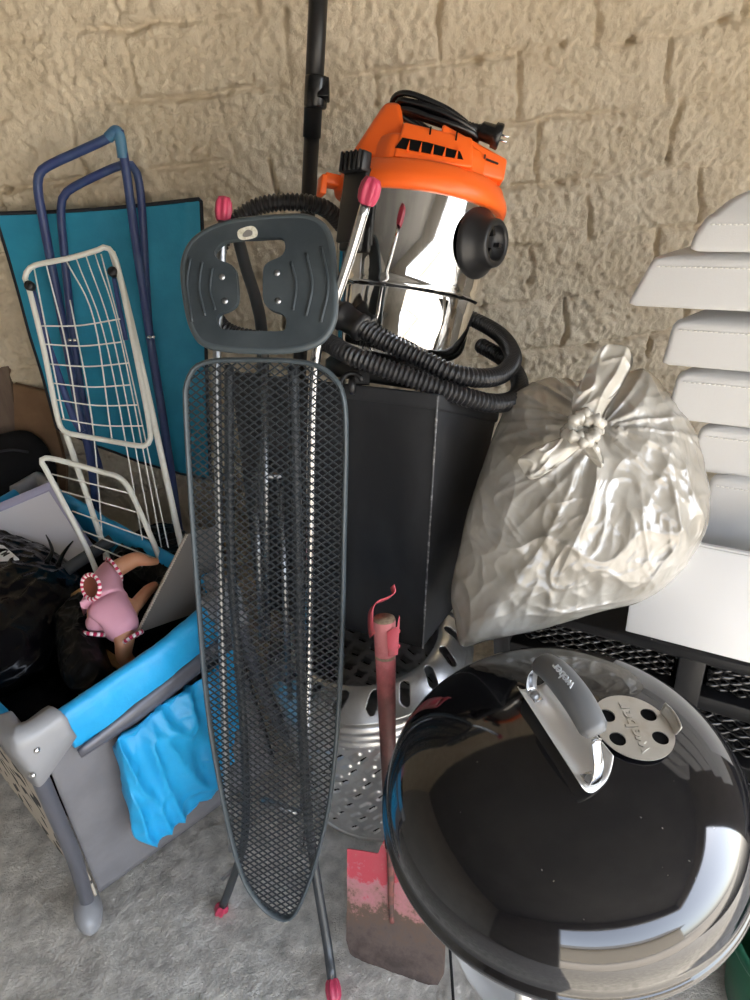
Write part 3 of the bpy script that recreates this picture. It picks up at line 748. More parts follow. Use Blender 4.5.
# ------------------------------------------------------------------ ironing board
ip = Plane(PZ(283, 918, .10), PK(188, 385, 1.30), PK(346, 400, 1.265))
I = lambda x, y, o=0: ip.at(x, y, o)
t = thing('ironing_board', 'dark grey folded ironing board with open mesh top propped upright in front of the drum', 'ironing board', I(283, 918, -.03) * 1.0)
t.location.z = 0; ROOTM[t.name] = Matrix.Translation(t.location)
ol = [(186,405),(187,384),(196,367),(214,361),(250,360),(290,361),(318,366),(336,380),(344,400),(346,440),(344,540),(342,640),(336,745),(327,815),(313,870),(300,904),(292,916),(283,918),(268,911),(252,893),(240,868),(228,822),(215,755),(206,690),(197,580),(190,480)]
rimpts = resample(catmull([I(*q) for q in ol], 6, True), n=200, closed=True)
o0 = I(283, 918); eu = (I(283, 400) - o0).normalized(); ew = eu.cross(ip.n); ew = ew if ew.dot(cR) > 0 else -ew
L2 = [((p - o0).dot(ew), (p - o0).dot(eu)) for p in rimpts]
def inside(x, y):
    c = False; n = len(L2); j = n - 1
    for i in range(n):
        xi, yi = L2[i]; xj, yj = L2[j]
        if (yi > y) != (yj > y) and x < (xj - xi) * (y - yi) / (yj - yi) + xi: c = not c
        j = i
    return c
build('rim', MB().tube(rimpts, .0070, 12, closed=True, up=ip.n, flat=(1.4, .7)), M['rim'], t, lab='lighter grey rim')
mm = MB(); HX, HY = .0102, .0074; ins_c = {}
x0_ = min(q[0] for q in L2) - HX; nx = int((max(q[0] for q in L2) - x0_) / HX) + 2; ny = int(max(q[1] for q in L2) / HY) + 2
def P2(x, y, o=0): return o0 + ew*x + eu*y + ip.n*o
def isin(i, j):
    if (i, j) not in ins_c: ins_c[i, j] = inside(x0_ + i*HX, j*HY)
    return ins_c[i, j]
sw, sh = .00135, .0011
for j in range(ny):
    for i in range(nx):
        if (i + j) % 2: continue
        for di in (-1, 1):
            a, b_ = isin(i, j), isin(i+di, j+1)
            if not (a or b_): continue
            p, q = V((x0_ + i*HX, j*HY, 0)), V((x0_ + (i+di)*HX, (j+1)*HY, 0))
            if not (a and b_):
                lo, hi = (p, q) if a else (q, p)
                for _ in range(5):
                    md = (lo + hi) / 2
                    if inside(md.x, md.y): lo = md
                    else: hi = md
                p, q = (p, lo) if a else (lo, q)
            d = (q - p)
            if d.length < .001: continue
            d.normalize(); s_ = V((-d.y, d.x, 0)) * sw; off = .0009 * di
            vs = [P2(r.x + e*s_.x, r.y + e*s_.y, z + off) for r in (p, q) for e, z in ((-1,-sh),(1,-sh),(1,sh),(-1,sh))]
            mm.add(vs, [(0,1,5,4),(1,2,6,5),(2,3,7,6),(3,0,4,7)], 0, False)
build('mesh_top', mm, M['mesh'], t)
# iron rest
rp_ = Plane(I(265, 350, .0), I(188, 345, .0), PK(262, 222, 1.275))
Rr_ = lambda x, y, o=0: rp_.at(x, y, o)
out_px = [(183,275),(187,252),(200,236),(225,224),(255,219),(285,217),(308,217),(324,224),(333,240),(337,270),(338,300),(336,325),(326,342),(310,350),(285,354),(255,354),(225,352),(205,347),(195,336),(188,315)]
win_px = [(217,254),(226,245),(240,242),(262,241),(281,240),(286,244),(287,252),(283,259),(272,264),(267,268),(265,276),(265,300),(268,308),(275,313),(284,316),(288,322),(287,330),(284,333),(262,333),(232,332),(223,330),(219,323),(221,316),(229,313),(237,308),(240,300),(239,280),(237,271),(231,266),(220,262)]
out_px = [(260 + (x-260)*.962, 287 + (y-287)*.955) for x, y in out_px]
oo = resample(catmull([Rr_(*q) for q in out_px], 5, True), n=110, closed=True); wi = resample(catmull([Rr_(*q) for q in win_px], 4, True), n=110, closed=True)
rest = build('iron_rest', MB().prism(oo, rp_.n * .014, [wi]), M['slate'], t, bevel=(.004, 3))
for p_ in rest.data.polygons: p_.use_smooth = False
build('rest_edge', MB().tube([p + rp_.n*.007 for p in oo], .0078, 12, closed=True), M['rim'], rest)
for pts in ([(190,258),(187,285),(192,322)],[(202,262),(199,288),(205,316)],[(212,268),(210,290),(215,310)],[(291,262),(296,285),(293,310)],[(306,253),(312,285),(306,316)],[(321,247),(328,285),(321,322)]):
    build('raised_rib', MB().tube(catmull([Rr_(x, y, .0145) for x, y in pts], 8), .0028, 8), M['slate'], rest)
for q in ((222,277),(225,301),(277,273),(278,301)):
    Mr = Matrix((rp_.n.orthogonal().normalized(), rp_.n.cross(rp_.n.orthogonal().normalized()), rp_.n)).transposed()
    build('rivet', MB().lathe([(0,.0035),(.003,.003),(.0058,.001),(.006,0)], 20, Rr_(*q, .014), Mr), M['zinc'], rest)
st = MB(); so = resample(catmull([Rr_(x, y, .0143) for x, y in ((238,231),(243,228),(252,226),(257,230),(257,236),(251,239),(242,240),(238,237))], 4, True), n=40, closed=True); st.prism(so, rp_.n*.0006)
sto = build('sticker', st, M['sticker'], rest)
si = resample(catmull([Rr_(x, y, .0151) for x, y in ((243,234),(247,230),(252,231),(252,235),(247,237),(243,236.5))], 4, True), n=30, closed=True)
build('sticker_print', MB().prism(si, rp_.n*.0004), M['stickerink'], sto)
# legs
def capend(p, d, name, par, r=.014):
    d = d.normalized(); o = d.orthogonal().normalized(); Mq = Matrix((o, d.cross(o), d)).transposed()
    mb = MB(); seg = 36; prof = [(.0105,-.002),(.0135,.004),(.0155,.016),(.0145,.030),(.0105,.040),(0,.043)]
    vs = []
    for (rr_, z) in prof:
        for k in range(seg):
            a = 2*pi*k/seg; rq = rr_ * (1 + .13 * math.cos(6*a)) * r / .014; vs.append(p + Mq @ V((rq*math.cos(a), rq*math.sin(a), z)))
    fs = [(j*seg+i, j*seg+(i+1) % seg, (j+1)*seg+(i+1) % seg, (j+1)*seg+i) for j in range(len(prof)-1) for i in range(seg)]
    mb.add(vs, fs); build(name, mb, M['pink'], par)
def leg(pxs, r, mt, lab, capn, capr=.014):
    pts = resample(catmull([q if isinstance(q, V) else I(*q) for q in pxs], 8), n=60)
    o = build('leg', MB().tube(pts, r, 16), mt, t, lab=lab)
    if capn == 'end': capend(pts[-1], pts[-1] - pts[-3], 'foot_cap', o, capr)
    if capn == 'start': capend(pts[0], pts[0] - pts[2], 'foot_cap', o, capr)
    return o
fL = PZ(223, 905, .022); fR = PZ(332, 980, .022)
leg([(229,365,-.03),(231,560,-.035),(243,720,-.04),(246,800,-.045),(243,845,-.05), (I(236,872,-.05)+fL)/2, fL], .0095, M['tubeg'], 'dark grey leg tube', 'end')
leg([(293,365,-.03),(298,560,-.03),(303,740,-.03),(310,835,-.032), (I(322,905,-.03)+fR)/2, fR], .0105, M['tubeg'], 'dark grey leg tube', 'end')
leg([(366,203,.01),(352,250,-.01),(336,298,-.035),(318,345,-.05),(312,420,-.055),(309,640,-.055),(302,850,-.05)], .0095, M['zinc2'], 'chrome leg tube', 'start', .0155)
leg([(223,220,-.075),(220,300,-.07),(217,360,-.055),(220,560,-.055),(226,760,-.055),(232,850,-.05)], .0085, M['zinc'], 'zinc leg tube', 'start')
for a, b_ in (((264,340),(268,640)),((255,480),(262,640)),((280,480),(290,700))): build('support_rod', MB().tube([I(a[0], a[1], -.022), I(b_[0], b_[1], -.026)], .006, 12), M['zinc'], t)
for pa, pb_, r_ in ((I(252,476,-.028), I(282,476,-.028), .007), (I(262,800,-.035), I(303,815,-.035), .009), (PZ(222,880,.03), PZ(246,856,.05), .005)): build('cross_brace', MB().tube([pa, pb_], r_, 10), M['zinc'], t)

# ------------------------------------------------------------------ shovel
s_bl, s_br = PZ(347, 950, .006), PZ(444, 986, .006)
s_tl = PZ(347, 849, .225); s_top = PY(384, 618, .985)
sp_ = Plane(s_bl, s_br, s_tl)
S = lambda x, y, o=0: sp_.at(x, y, o)
t = thing('shovel', 'worn red shovel with a broken handle leaning upright on the steel drum', 'shovel', (s_bl + s_br)/2)
bo_ = [(347,849),(362,851),(378,854),(381,846),(385,838),(393,836),(399,842),(401,852),(406,856),(425,862),(444,870),(446,900),(445,950),(444,974),(438,985),(426,985),(395,975),(362,963),(350,954),(346,940),(347,900)]
# blade as a fine grid so that the worn paint follows object space
mb = MB(); bl3 = resample([S(*q) for q in bo_], n=170, closed=True)
mb.prism(bl3, -sp_.n * .003)
bm_ = bpy.data.materials.new('shovel_paint'); bm_.use_nodes = True; nt = bm_.node_tree; N = nt.nodes; Lk = nt.links
bs = N['Principled BSDF']; bs.inputs['Roughness'].default_value = .6
tc = N.new('ShaderNodeTexCoord'); sx = N.new('ShaderNodeSeparateXYZ'); Lk.new(tc.outputs['Object'], sx.inputs[0])
n1 = N.new('ShaderNodeTexNoise'); n1.inputs['Scale'].default_value = 15; n1.inputs['Detail'].default_value = 9; n1.inputs['Roughness'].default_value = .75; Lk.new(tc.outputs['Object'], n1.inputs['Vector'])
ma = N.new('ShaderNodeMath'); ma.operation = 'MULTIPLY_ADD'; ma.inputs[1].default_value = .34; Lk.new(n1.outputs['Fac'], ma.inputs[0]); Lk.new(sx.outputs['Z'], ma.inputs[2])
rp = N.new('ShaderNodeValToRGB'); cr_ = rp.color_ramp
cr_.elements[0].position = .15; cr_.elements[0].color = (.060,.045,.042,1); cr_.elements[1].position = .22; cr_.elements[1].color = (.13,.10,.09,1)
e = cr_.elements.new(.275); e.color = (.15,.10,.075,1); e = cr_.elements.new(.295); e.color = (.45,.22,.22,1); e = cr_.elements.new(.33); e.color = (.55,.24,.28,1); e = cr_.elements.new(.355); e.color = (.60,.075,.11,1); e = cr_.elements.new(.415); e.color = (.58,.10,.13,1); e = cr_.elements.new(.425); e.color = (.55,.45,.34,1)
Lk.new(ma.outputs[0], rp.inputs['Fac']); Lk.new(rp.outputs['Color'], bs.inputs['Base Color'])
bn = N.new('ShaderNodeBump'); bn.inputs['Strength'].default_value = .3; bn.inputs['Distance'].default_value = .004; n2 = N.new('ShaderNodeTexNoise'); n2.inputs['Scale'].default_value = 90; Lk.new(tc.outputs['Object'], n2.inputs['Vector']); Lk.new(n2.outputs['Fac'], bn.inputs['Height']); Lk.new(bn.outputs['Normal'], bs.inputs['Normal'])
build('blade', mb, bm_, t)
def wearmat(name, stops, ns, amp, rough):
    m_ = bpy.data.materials.new(name); m_.use_nodes = True; nt = m_.node_tree; N = nt.nodes; L = nt.links; b_ = N['Principled BSDF']; b_.inputs['Roughness'].default_value = rough
    tc = N.new('ShaderNodeTexCoord'); sx = N.new('ShaderNodeSeparateXYZ'); L.new(tc.outputs['Object'], sx.inputs[0])
    n1 = N.new('ShaderNodeTexNoise'); n1.inputs['Scale'].default_value = ns; n1.inputs['Detail'].default_value = 7; n1.inputs['Roughness'].default_value = .7; L.new(tc.outputs['Object'], n1.inputs['Vector'])
    ma = N.new('ShaderNodeMath'); ma.operation = 'MULTIPLY_ADD'; ma.inputs[1].default_value = amp; L.new(n1.outputs['Fac'], ma.inputs[0]); L.new(sx.outputs['Z'], ma.inputs[2])
    rp = N.new('ShaderNodeValToRGB')
    for i, (p_, c_) in enumerate(stops):
        e = rp.color_ramp.elements[i] if i < 2 else rp.color_ramp.elements.new(p_)
        e.position = p_; e.color = (*c_, 1)
    L.new(ma.outputs[0], rp.inputs['Fac']); L.new(rp.outputs['Color'], b_.inputs['Base Color']); return m_
M['socketp'] = wearmat('worn_socket_paint', [(.30,(.045,.022,.020)),(.60,(.060,.024,.022)),(.72,(.19,.055,.05)),(.80,(.42,.10,.10)),(.86,(.58,.19,.19))], 30, .22, .5)

ribp = resample([S(391,842,.012), S(391,880,.008), S(391,905,.004), S(392,922,.0)], n=24)
M['rust'] = mat('rusty_rib', (.11,.07,.06), .7, col2=(.25,.09,.08), nscale=40)
build('rib', MB().tube(ribp, [.0095 - .004*i/23 for i in range(24)], 12), M['rust'], t)
sk0 = S(391, 846, .012); sk1 = s_top + V((0, 0, -.004)); sd_ = (sk1 - sk0).normalized()
build('socket', MB().tube([sk0.lerp(sk1, i/30) for i in range(31)], [.0135 + .0085 * (i/30)**1.5 for i in range(31)], 20, caps=False), M['socketp'], t)
build('handle_stub', MB().tube([sk1 - sd_*.08, sk1 + sd_*.004], .0203, 20), M['wood'], t)
# torn socket strap curling up
cvs = catmull([PK(377,632,1.36), PK(374,622,1.36), PK(373,608,1.365), PK(378,601,1.36), PK(389,598,1.35), PK(396,592,1.35), PK(394,584,1.355)], 6)
wv = (cf * .8 + cR * .1).normalized(); kk = sk1 - PK(384, 618, 1.36)
mb = MB(); off = (sk1 - PK(384, 622, (sk1 - CAM).dot(cf)))
kd = (sk1 - CAM).dot(cf)
cvs = catmull([PK(375,634,kd), PK(373,624,kd), PK(373,610,kd), PK(378,602,kd), PK(388,598,kd), PK(395,593,kd), PK(394,585,kd)], 6)
wid = [.034 - .014 * (i / (len(cvs)-1)) for i in range(len(cvs))]
wdir = (cf * .75 - cU * .35 - cR*.25).normalized()
mb.add([p + wdir * (s_ * w - .004) for p, w in zip(cvs, wid) for s_ in (0, 1)], [(2*i, 2*i+1, 2*i+3, 2*i+2) for i in range(len(cvs)-1)])
o = build('torn_strap', mb, M['redpaint'], t); o.modifiers.new('th', 'SOLIDIFY').thickness = .0022
mb = MB()
for sgn in (1,):
    fl_ = [PK(x, y, kd - .02) for x, y in ((387,632),(397,627),(399,615),(400,618),(398,655),(388,657))]
    mb.prism(fl_, cf * .003)
build('strap_flap', mb, M['redpaint'], t, bevel=(.001, 2))
for q in ((398.5,631),(398.5,646)): build('rivet', MB().lathe([(0,.004),(.003,.003),(.005,0)], 14, PK(*q, kd - .012), Matrix((cU, -cf, cR)).transposed()), M['redpaint'], t)

# black cord on the floor
q0, q1 = PZ(449, 935, .006), PZ(456, 1040, .006)
o = build('cord', MB().tube(resample([q0 + V((0.003,.22,0)), q0, q1, q1 + V((0,-.15,0))], n=20), .0032, 8), M['cordm'], loc=q0); label(o, 'thin straight black cord lying on the concrete between shovel blade and barbecue', 'cord')
# green tub
t = thing('plastic_tub', 'dark green plastic tub on the floor at the right behind the barbecue', 'tub', (.70, .56, 0))
build('body', MB().lathe([(0,.004),(.115,0),(.122,.01),(.15,.27),(.146,.27),(.118,.016),(0,.012)], 64, (.70,.56,0)), M['green'], t)
build('rim', MB().lathe([(.146,.262),(.158,.262),(.160,.27),(.157,.278),(.146,.276)], 64, (.70,.56,0)), M['green'], t)

# ------------------------------------------------------------------ travel cot
CA = PZ(20, 738, .715); CA = V((CA.x, CA.y, 0)); e1 = PZ(243, 578, .715) - CA; e1.z = 0; e1.normalize(); e2 = V((-e1.y, e1.x, 0))
W1, W2 = .50, .93
def ct(a, b_, z): return CA + e1*a + e2*b_ + V((0,0,z))
t = thing('travel_cot', 'blue and grey folding travel cot filled with bags and junk', 'travel cot', ct(W1/2, W2/2, 0))
corners = [ct(0,0,0), ct(W1,0,0), ct(W1,W2,0), ct(0,W2,0)]
outs = [(-e1-e2), (e1-e2), (e1+e2), (-e1+e2)]
for k, (c_, od) in enumerate(zip(corners, outs)):
    od = od.normalized(); zl = .77
    pts = catmull([c_ + V((0,0,.67)), c_ + V((0,0,.55)), c_ + od*.012 + V((0,0,.35)), c_ + od*.045 + V((0,0,.16)), c_ + od*.10 + V((0,0,.055))], 8)
    if k == 0:
        f_ = PZ(88, 905, .05); pts = catmull([c_ + V((0,0,.67)), (c_*.78 + f_*.22) + V((0,0,.50)) - V((0,0,f_.z*.22)), V((c_.x*.52 + f_.x*.48, c_.y*.52 + f_.y*.48, .30)), V((c_.x*.2+f_.x*.8, c_.y*.2+f_.y*.8, .14)), f_], 8)
    lg_ = build('leg', MB().tube(pts, .0165, 18), M['cottube'], t)
    fp = pts[-1]; fb = MB()
    ang = math.atan2(od.y, od.x)
    vs = []; nf = 16
    for j in range(nf + 1):
        th = pi * j / nf
        for i in range(24):
            a = 2*pi*i/24; p = V((.060*math.sin(th)*math.cos(a), .032*math.sin(th)*math.sin(a), .044*math.cos(th)))
            vs.append(fp + Matrix.Rotation(ang + .35, 3, 'Z') @ p + od*.008 + V((0,0,-.007 - fp.z + .05)))
    fs = [(j*24+i, j*24+(i+1) % 24, (j+1)*24+(i+1) % 24, (j+1)*24+i) for j in range(nf) for i in range(24)]
    build('foot', fb.add(vs, fs), M['cotplast'], lg_)
    # corner bracket: rounded L shell
    cm = MB(); ia, ib_ = (e1 if k in (0, 3) else -e1), (e2 if k in (0, 1) else -e2)
    o_ = c_ - (ia + ib_) * .026
    prof = []
    pl = [(.105, 0), (.05, 0), (.018, .004), (.004, .018), (0, .05), (0, .105)]
    path_ = catmull([o_ + ia*x + ib_*y for x, y in pl], 6)
    def br(u, v):
        i = min(len(path_)-1, int(u*(len(path_)-1) + .5)); s_ = abs(2*u - 1)
        z0 = .600 + .055 * s_ ** 1.5; z1 = .740 - .012 * s_
        return path_[i], z0, z1
    nu = 30; ring = [(0,0),(.004,.35),(.0,.75),(.010,.95),(.028,1.0),(.045,.95),(.048,.6),(.045,.2),(.03,0)]
    vs = []
    for i in range(nu + 1):
        p, z0, z1 = br(i/nu, 0); inn = ((c_ + (ia+ib_)*.06) - p); inn.z = 0; inn.normalize()
        for d_, h in ring: q = p + inn * d_ ; vs.append(V((q.x, q.y, z0 + (z1 - z0)*h)))
    n_ = len(ring); fs = [(i*n_+j, i*n_+(j+1) % n_, (i+1)*n_+(j+1) % n_, (i+1)*n_+j) for i in range(nu) for j in range(n_)] + [tuple(range(n_)), tuple(nu*n_ + j for j in range(n_))]
    cb_ = build('corner_bracket', cm.add(vs, fs), M['cotplast'], t)
    for u_, h in ((.72 if k != 0 else .25, .6), (.5, .25)):
        p, z0, z1 = br(u_, 0); dn_ = (p - c_); dn_.z = 0; dn_.normalize(); o1_ = V((0,0,1))
        sc_ = MB().lathe([(0,.004),(.004,.0035),(.0065,.001),(.007,-.002)], 16, V((p.x, p.y, z0 + (z1 - z0)*h)), Matrix((o1_, dn_.cross(o1_), dn_)).transposed())
        build('screw', sc_, M['chrome'], cb_)
def rail(p, q, nrm, sag, top=.717):
    L = (q - p).length; d = (q - p).normalized(); mb = MB(); nu = 60; ring = 20; vs = []
    for i in range(nu + 1):
        u = i/nu; b0 = p + d * (L*u); s_ = sag * math.sin(pi*u)
        h = .105 + .012 * math.sin(pi*u)
        for j in range(ring):
            a = 2*pi*j/ring
            x = .021 * math.cos(a); z = .5*h*math.sin(a)
            z = math.copysign(abs(z / (.5*h)) ** .6, z) * .5*h
            pt = b0 + nrm * x + V((0,0, top - h/2 - s_ + z)); pt += nrm * (.005 * nz(pt, 8, 3) + .002*(ridge(V((pt.x, pt.y, pt.z*.4)), 22, 2)-.5)); vs.append(pt)
    fs = [(i*ring+j, i*ring+(j+1) % ring, (i+1)*ring+(j+1) % ring, (i+1)*ring+j) for i in range(nu) for j in range(ring)] + [tuple(range(ring)), tuple(nu*ring + j for j in range(ring))]
    return mb.add(vs, fs)
ends = [(corners[0], corners[1], -e2, .012), (corners[1], corners[2], e1, .01), (corners[3], corners[2], e2, .01), (corners[0], corners[3], -e1, .012)]
for (p, q, n_, sg) in ends:
    d = (q - p).normalized(); build('rail_cover', rail(p + d*.07, q - d*.07, n_, sg), M['cotblue'], t)
BLC = PZ(100, 893, .085)
def panel(p, q, n_, z0, z1, mt, name, z0b=None, amp=.004, sh=None):
    d = q - p; sh = sh or V((0,0,0))
    mb = MB().grid(lambda u, v: p + d*u + V((0,0, z0 + (z1 - z0)*v)) + sh * ((1-u) * (1-v)) + n_ * (amp * nz(p + d*u + V((0,0,v)), 5, 2) - .012*math.sin(pi*v)*.3), 40, 30)
    o = build(name, mb, mt, t); s_ = o.modifiers.new('th', 'SOLIDIFY'); s_.thickness = .006; return o
shv = BLC - (corners[0] + e1*.02 + V((0,0,.085)))
panel(corners[0] + e1*.02, corners[1] - e1*.02, -e2, .085, .645, M['cotgrey'], 'end_panel', sh=shv); panel(corners[3] + e1*.02, corners[2] - e1*.02, e2, .085, .645, M['cotgrey'], 'end_panel')
panel(corners[0] + e2*.02, corners[3] - e2*.02, -e1, .085, .645, M['patt'], 'side_panel', sh=shv*.8); panel(corners[1] + e2*.02, corners[2] - e2*.02, e1, .085, .645, M['cotdark'], 'side_panel')
build('base_mat', MB().box(ct(W1/2, W2/2 + .05, .20), (W1 - .06, W2 - .16, .04), Matrix((e1, e2, V((0,0,1)))).transposed()), M['cotdark'], t)
# grey tube fold below the blue rail
build('fold_band', MB().tube([ct(.07 + (W1-.12)*i/20, -.018, -.018+.624 - .006*math.sin(pi*i/20)) for i in range(21)], [.012 + .012 * min(1, i/7) for i in range(21)], 12, flat=(1, .5)), M['cottube'], t)
# pocket
pp = Plane(ct(0, -.030, 0), ct(1, -.030, 0), ct(0, -.030, 1))
po = [(117,741),(135,728),(160,706),(185,690),(210,672),(236,650),(240,700),(232,745),(222,778),(195,806),(172,826),(156,842),(135,838),(130,815),(124,780)]
def pw_(p, t_, sd): return .005 * nz(V((p.x*1.6, p.y*1.6, p.z*.6)), 14, 2) + .026 * (ridge(V((p.x*1.3, p.y*1.3, p.z*.35)) + V((0,0,.02*nz(p,10,6))), 13, 4) - .4) + .006 * (1 - abs(nz(V((p.x, p.y, p.z*.7)), 22, 5))) ** 7
build('pocket', MB().inflate([pp.at(*q) for q in po], -e2, .018, .010, n=140, nr=34, pw=.35, wr=pw_, rimw=.05), M['cotblue'], t)

# ---- things in the cot
def sheetbag(name, lab, cat, px, z, tf, tb, mt, wr, n=120, nr=30, nrm=None, pw=.6, tilt=0, base=None, group=None):
    if callable(z): pts = [PZ(x, y, z(x, y)) for x, y in px]
    else: pts = [PZ(x, y, z) for x, y in px]
    nrm = nrm or V((0, -.35, 1))
    mb = MB().inflate(pts, nrm, tf, tb, n=n, nr=nr, pw=pw, wr=wr)
    c_ = sum(pts, V((0,0,0)))/len(pts); c_.z -= tb
    return mb, c_
def bw(a, f, st=None):
    def w(p, t_, sd):
        q = V((p.x, p.y, p.z))
        if st: q = V((p.x*st[0], p.y*st[1], p.z*st[2]))
        return a * (nz(q, f, 1) + .9*(ridge(q, f*1.3, 3) - .45) + .35 * (1 - abs(nz(q, f*2.6, 5))) ** 7)
    return w
mb, c_ = sheetbag('', '', '', [(-70,560),(-40,535),(0,532),(30,540),(56,553),(76,568),(84,585),(80,604),(64,622),(52,648),(40,668),(0,690),(-50,700),(-90,640)], .64, .12, .22, None, bw(.012, 12, (1,1,2.2)), n=200, nr=50)
t = thing('bin_bag', 'large shiny black bin liner with twisted ears and a white label', 'bag', c_)
build('sack', mb, M['gbag'], t)
for pts in ([(47,562),(52,552),(50,543),(46,535)],[(58,566),(62,556),(68,547),(73,541)]):
    build('tied_ear', MB().tube(catmull([PZ(x, y, .70) for x, y in pts], 6), [.007 - .0055*(i/18) for i in range(19)], 8), M['gbag2'], t)
lp = [PZ(x, y, .735) for x, y in ((-14,542),(4,546),(20,560),(0,562),(-14,560))]
nl = (lp[1]-lp[0]).cross(lp[2]-lp[0]).normalized(); nl = nl if nl.z > 0 else -nl
lb_ = build('label_tag', MB().prism(resample(lp, n=40, closed=True), nl*.002), M['wlabel'], t)
mc = PZ(5, 554, .738); mxv = (PZ(11, 558, .738) - mc).normalized(); myv = nl.cross(mxv)
build('lettering', text_mb('M', .022, lambda c: mc + mxv*c.x + myv*c.y + nl*(c.z), .0008, bold=.0008), M['ink'], lb_)
mb, c_ = sheetbag('', '', '', [(70,600),(86,590),(98,606),(100,640),(108,668),(98,690),(78,694),(64,680),(58,650),(58,620)], .66, .05, .12, None, bw(.010, 22), n=130, nr=34)
o = build('bin_bag', mb, M['gbag2'], loc=c_); label(o, 'small crumpled black bag just left of the pink doll', 'bag')
mb, c_ = sheetbag('', '', '', [(112,556),(126,538),(150,526),(172,525),(190,538),(196,560),(186,588),(166,592),(142,580),(122,568)], .66, .03, .2, None, bw(.012, 18), n=140, nr=34)
o = build('bin_bag', mb, M['gbag2'], loc=c_); label(o, 'crumpled black bag behind the doll and under the clothes airer', 'bag')
mb, c_ = sheetbag('', '', '', [(-40,660),(0,655),(30,668),(60,688),(72,702),(60,725),(40,752),(10,750),(-40,720)], .56, .04, .15, None, bw(.008, 16), n=110, nr=26)
o = build('cloth', mb, M['cloth'], loc=c_); label(o, 'dull black cloth heaped in the near corner of the cot', 'cloth')
mb, c_ = sheetbag('', '', '', [(80,650),(120,610),(170,590),(205,590),(200,630),(150,680),(110,710),(70,715)], .40, .05, .12, None, bw(.01, 14), n=110, nr=26)
o = build('cloth', mb, M['cloth'], loc=c_); label(o, 'dark cloth lying under the doll behind the blue near rail', 'cloth')
# lavender framed white board
lq = [PZ(-30, 516, .72), PZ(50, 482, .80), PZ(93, 548, .655), PZ(30, 590, .575)]
fn_ = (lq[1]-lq[0]).cross(lq[3]-lq[0]).normalized(); fn_ = fn_ if fn_.z > 0 else -fn_
t = thing('framed_board', 'white board with pale lavender frame standing slanted at the back of the cot', 'board', lq[3])
cen = sum(lq, V((0,0,0)))/4; inn = [lq[0] + (lq[3]-lq[0]).normalized()*.022, lq[1] + (lq[3]-lq[0]).normalized()*.022 + (lq[0]-lq[1]).normalized()*.012, lq[2] + (lq[3]-lq[2]).normalized()*.014, lq[3]]
build('sheet', MB().prism(inn, -fn_*.008), M['lavw'], t)
fmb = MB()
for a, b_, w in ((lq[0], lq[1], .012), (lq[1], lq[2], .008), (lq[3], lq[0], .01)): 
    d = (b_-a).normalized(); s_ = fn_.cross(d); s_ = s_ if s_.dot(cen - a) > 0 else -s_
    fmb.hexa([a - fn_*.012, b_ - fn_*.012, b_ + s_*w*2 - fn_*.012, a + s_*w*2 - fn_*.012], [a + fn_*.006, b_ + fn_*.006, b_ + s_*w*2 + fn_*.006, a + s_*w*2 + fn_*.006])
build('frame', fmb, M['lav'], t, bevel=(.003, 2))
# foam bar, slats, corrugated card
o = build('foam_bar', MB().tube(resample([PZ(66,570,.70), PZ(112,540,.72)], n=14), .016, 14), M['foam'], loc=PZ(66,570,.70)); label(o, 'short dark grey foam bar lying beside the white framed board', 'bar')
def slat(a, b_, lab):
    d = (b_ - a).normalized(); u_ = V((0,0,1)); s_ = d.cross(u_).normalized(); u_ = s_.cross(d)
    o = build('wooden_stick', MB().box((a+b_)/2, ((b_-a).length, .022, .010), Matrix((d, s_, u_)).transposed()), M['woodpale'], loc=a, bevel=(.002, 2)); label(o, lab, 'wood')
slat(PZ(60, 606, .66), PZ(90, 586, .67), 'pale wooden stick end just left of the doll neck')
slat(PZ(92, 645, .63), PZ(124, 668, .60), 'pale wooden stick between the crumpled bag and the blue rail')
k0, k1 = PZ(187, 534, .80), PZ(137, 633, .665); ax_ = V((.86,.45,-.12)).normalized()
kn_ = (k1-k0).cross(ax_).normalized()
t = thing('corrugated_sheet', 'grey corrugated cardboard sheet standing on edge to the right of the doll', 'cardboard', k1)
build('sheet', MB().prism([k0, k1, k1 + ax_*.16, k0 + ax_*.10], kn_*.006), M['cardg'], t)
build('cut_edge', MB().tube(resample([k0 + kn_*.003, k1 + kn_*.003], n=90), [.0034 + .0012*(i % 2) for i in range(90)], 8), M['cardedge'], t, lab='pale fluted cut edge')
# doll
t = thing('doll', 'headless doll in a pink garment lying among the bags in the cot', 'doll', PZ(105, 612, .66))
jt = {'neck': (86,591,.742,.018), 'chest': (101,593,.725,.040), 'belly': (111,610,.705,.042), 'hip': (121,626,.685,.036),
      'shA': (112,571,.735,.025), 'elA': (137,558,.735,.023), 'wrA': (150,562,.725,.011), 'haA': (159,561,.715,.010),
      'shB': (95,622,.70,.020), 'elB': (94,636,.67,.014),
      'l1': (135,606,.69,.020), 'k1': (148,590,.68,.016), 'f1': (157,584,.67,.011),
      'l2': (126,642,.67,.024), 'k2': (122,655,.64,.022), 'f2': (134,668,.60,.017)}
edges = [('neck','chest'),('chest','belly'),('belly','hip'),('chest','shA'),('shA','elA'),('elA','wrA'),('wrA','haA'),('chest','shB'),('shB','elB'),('belly','l1'),('l1','k1'),('k1','f1'),('hip','l2'),('l2','k2'),('k2','f2')]
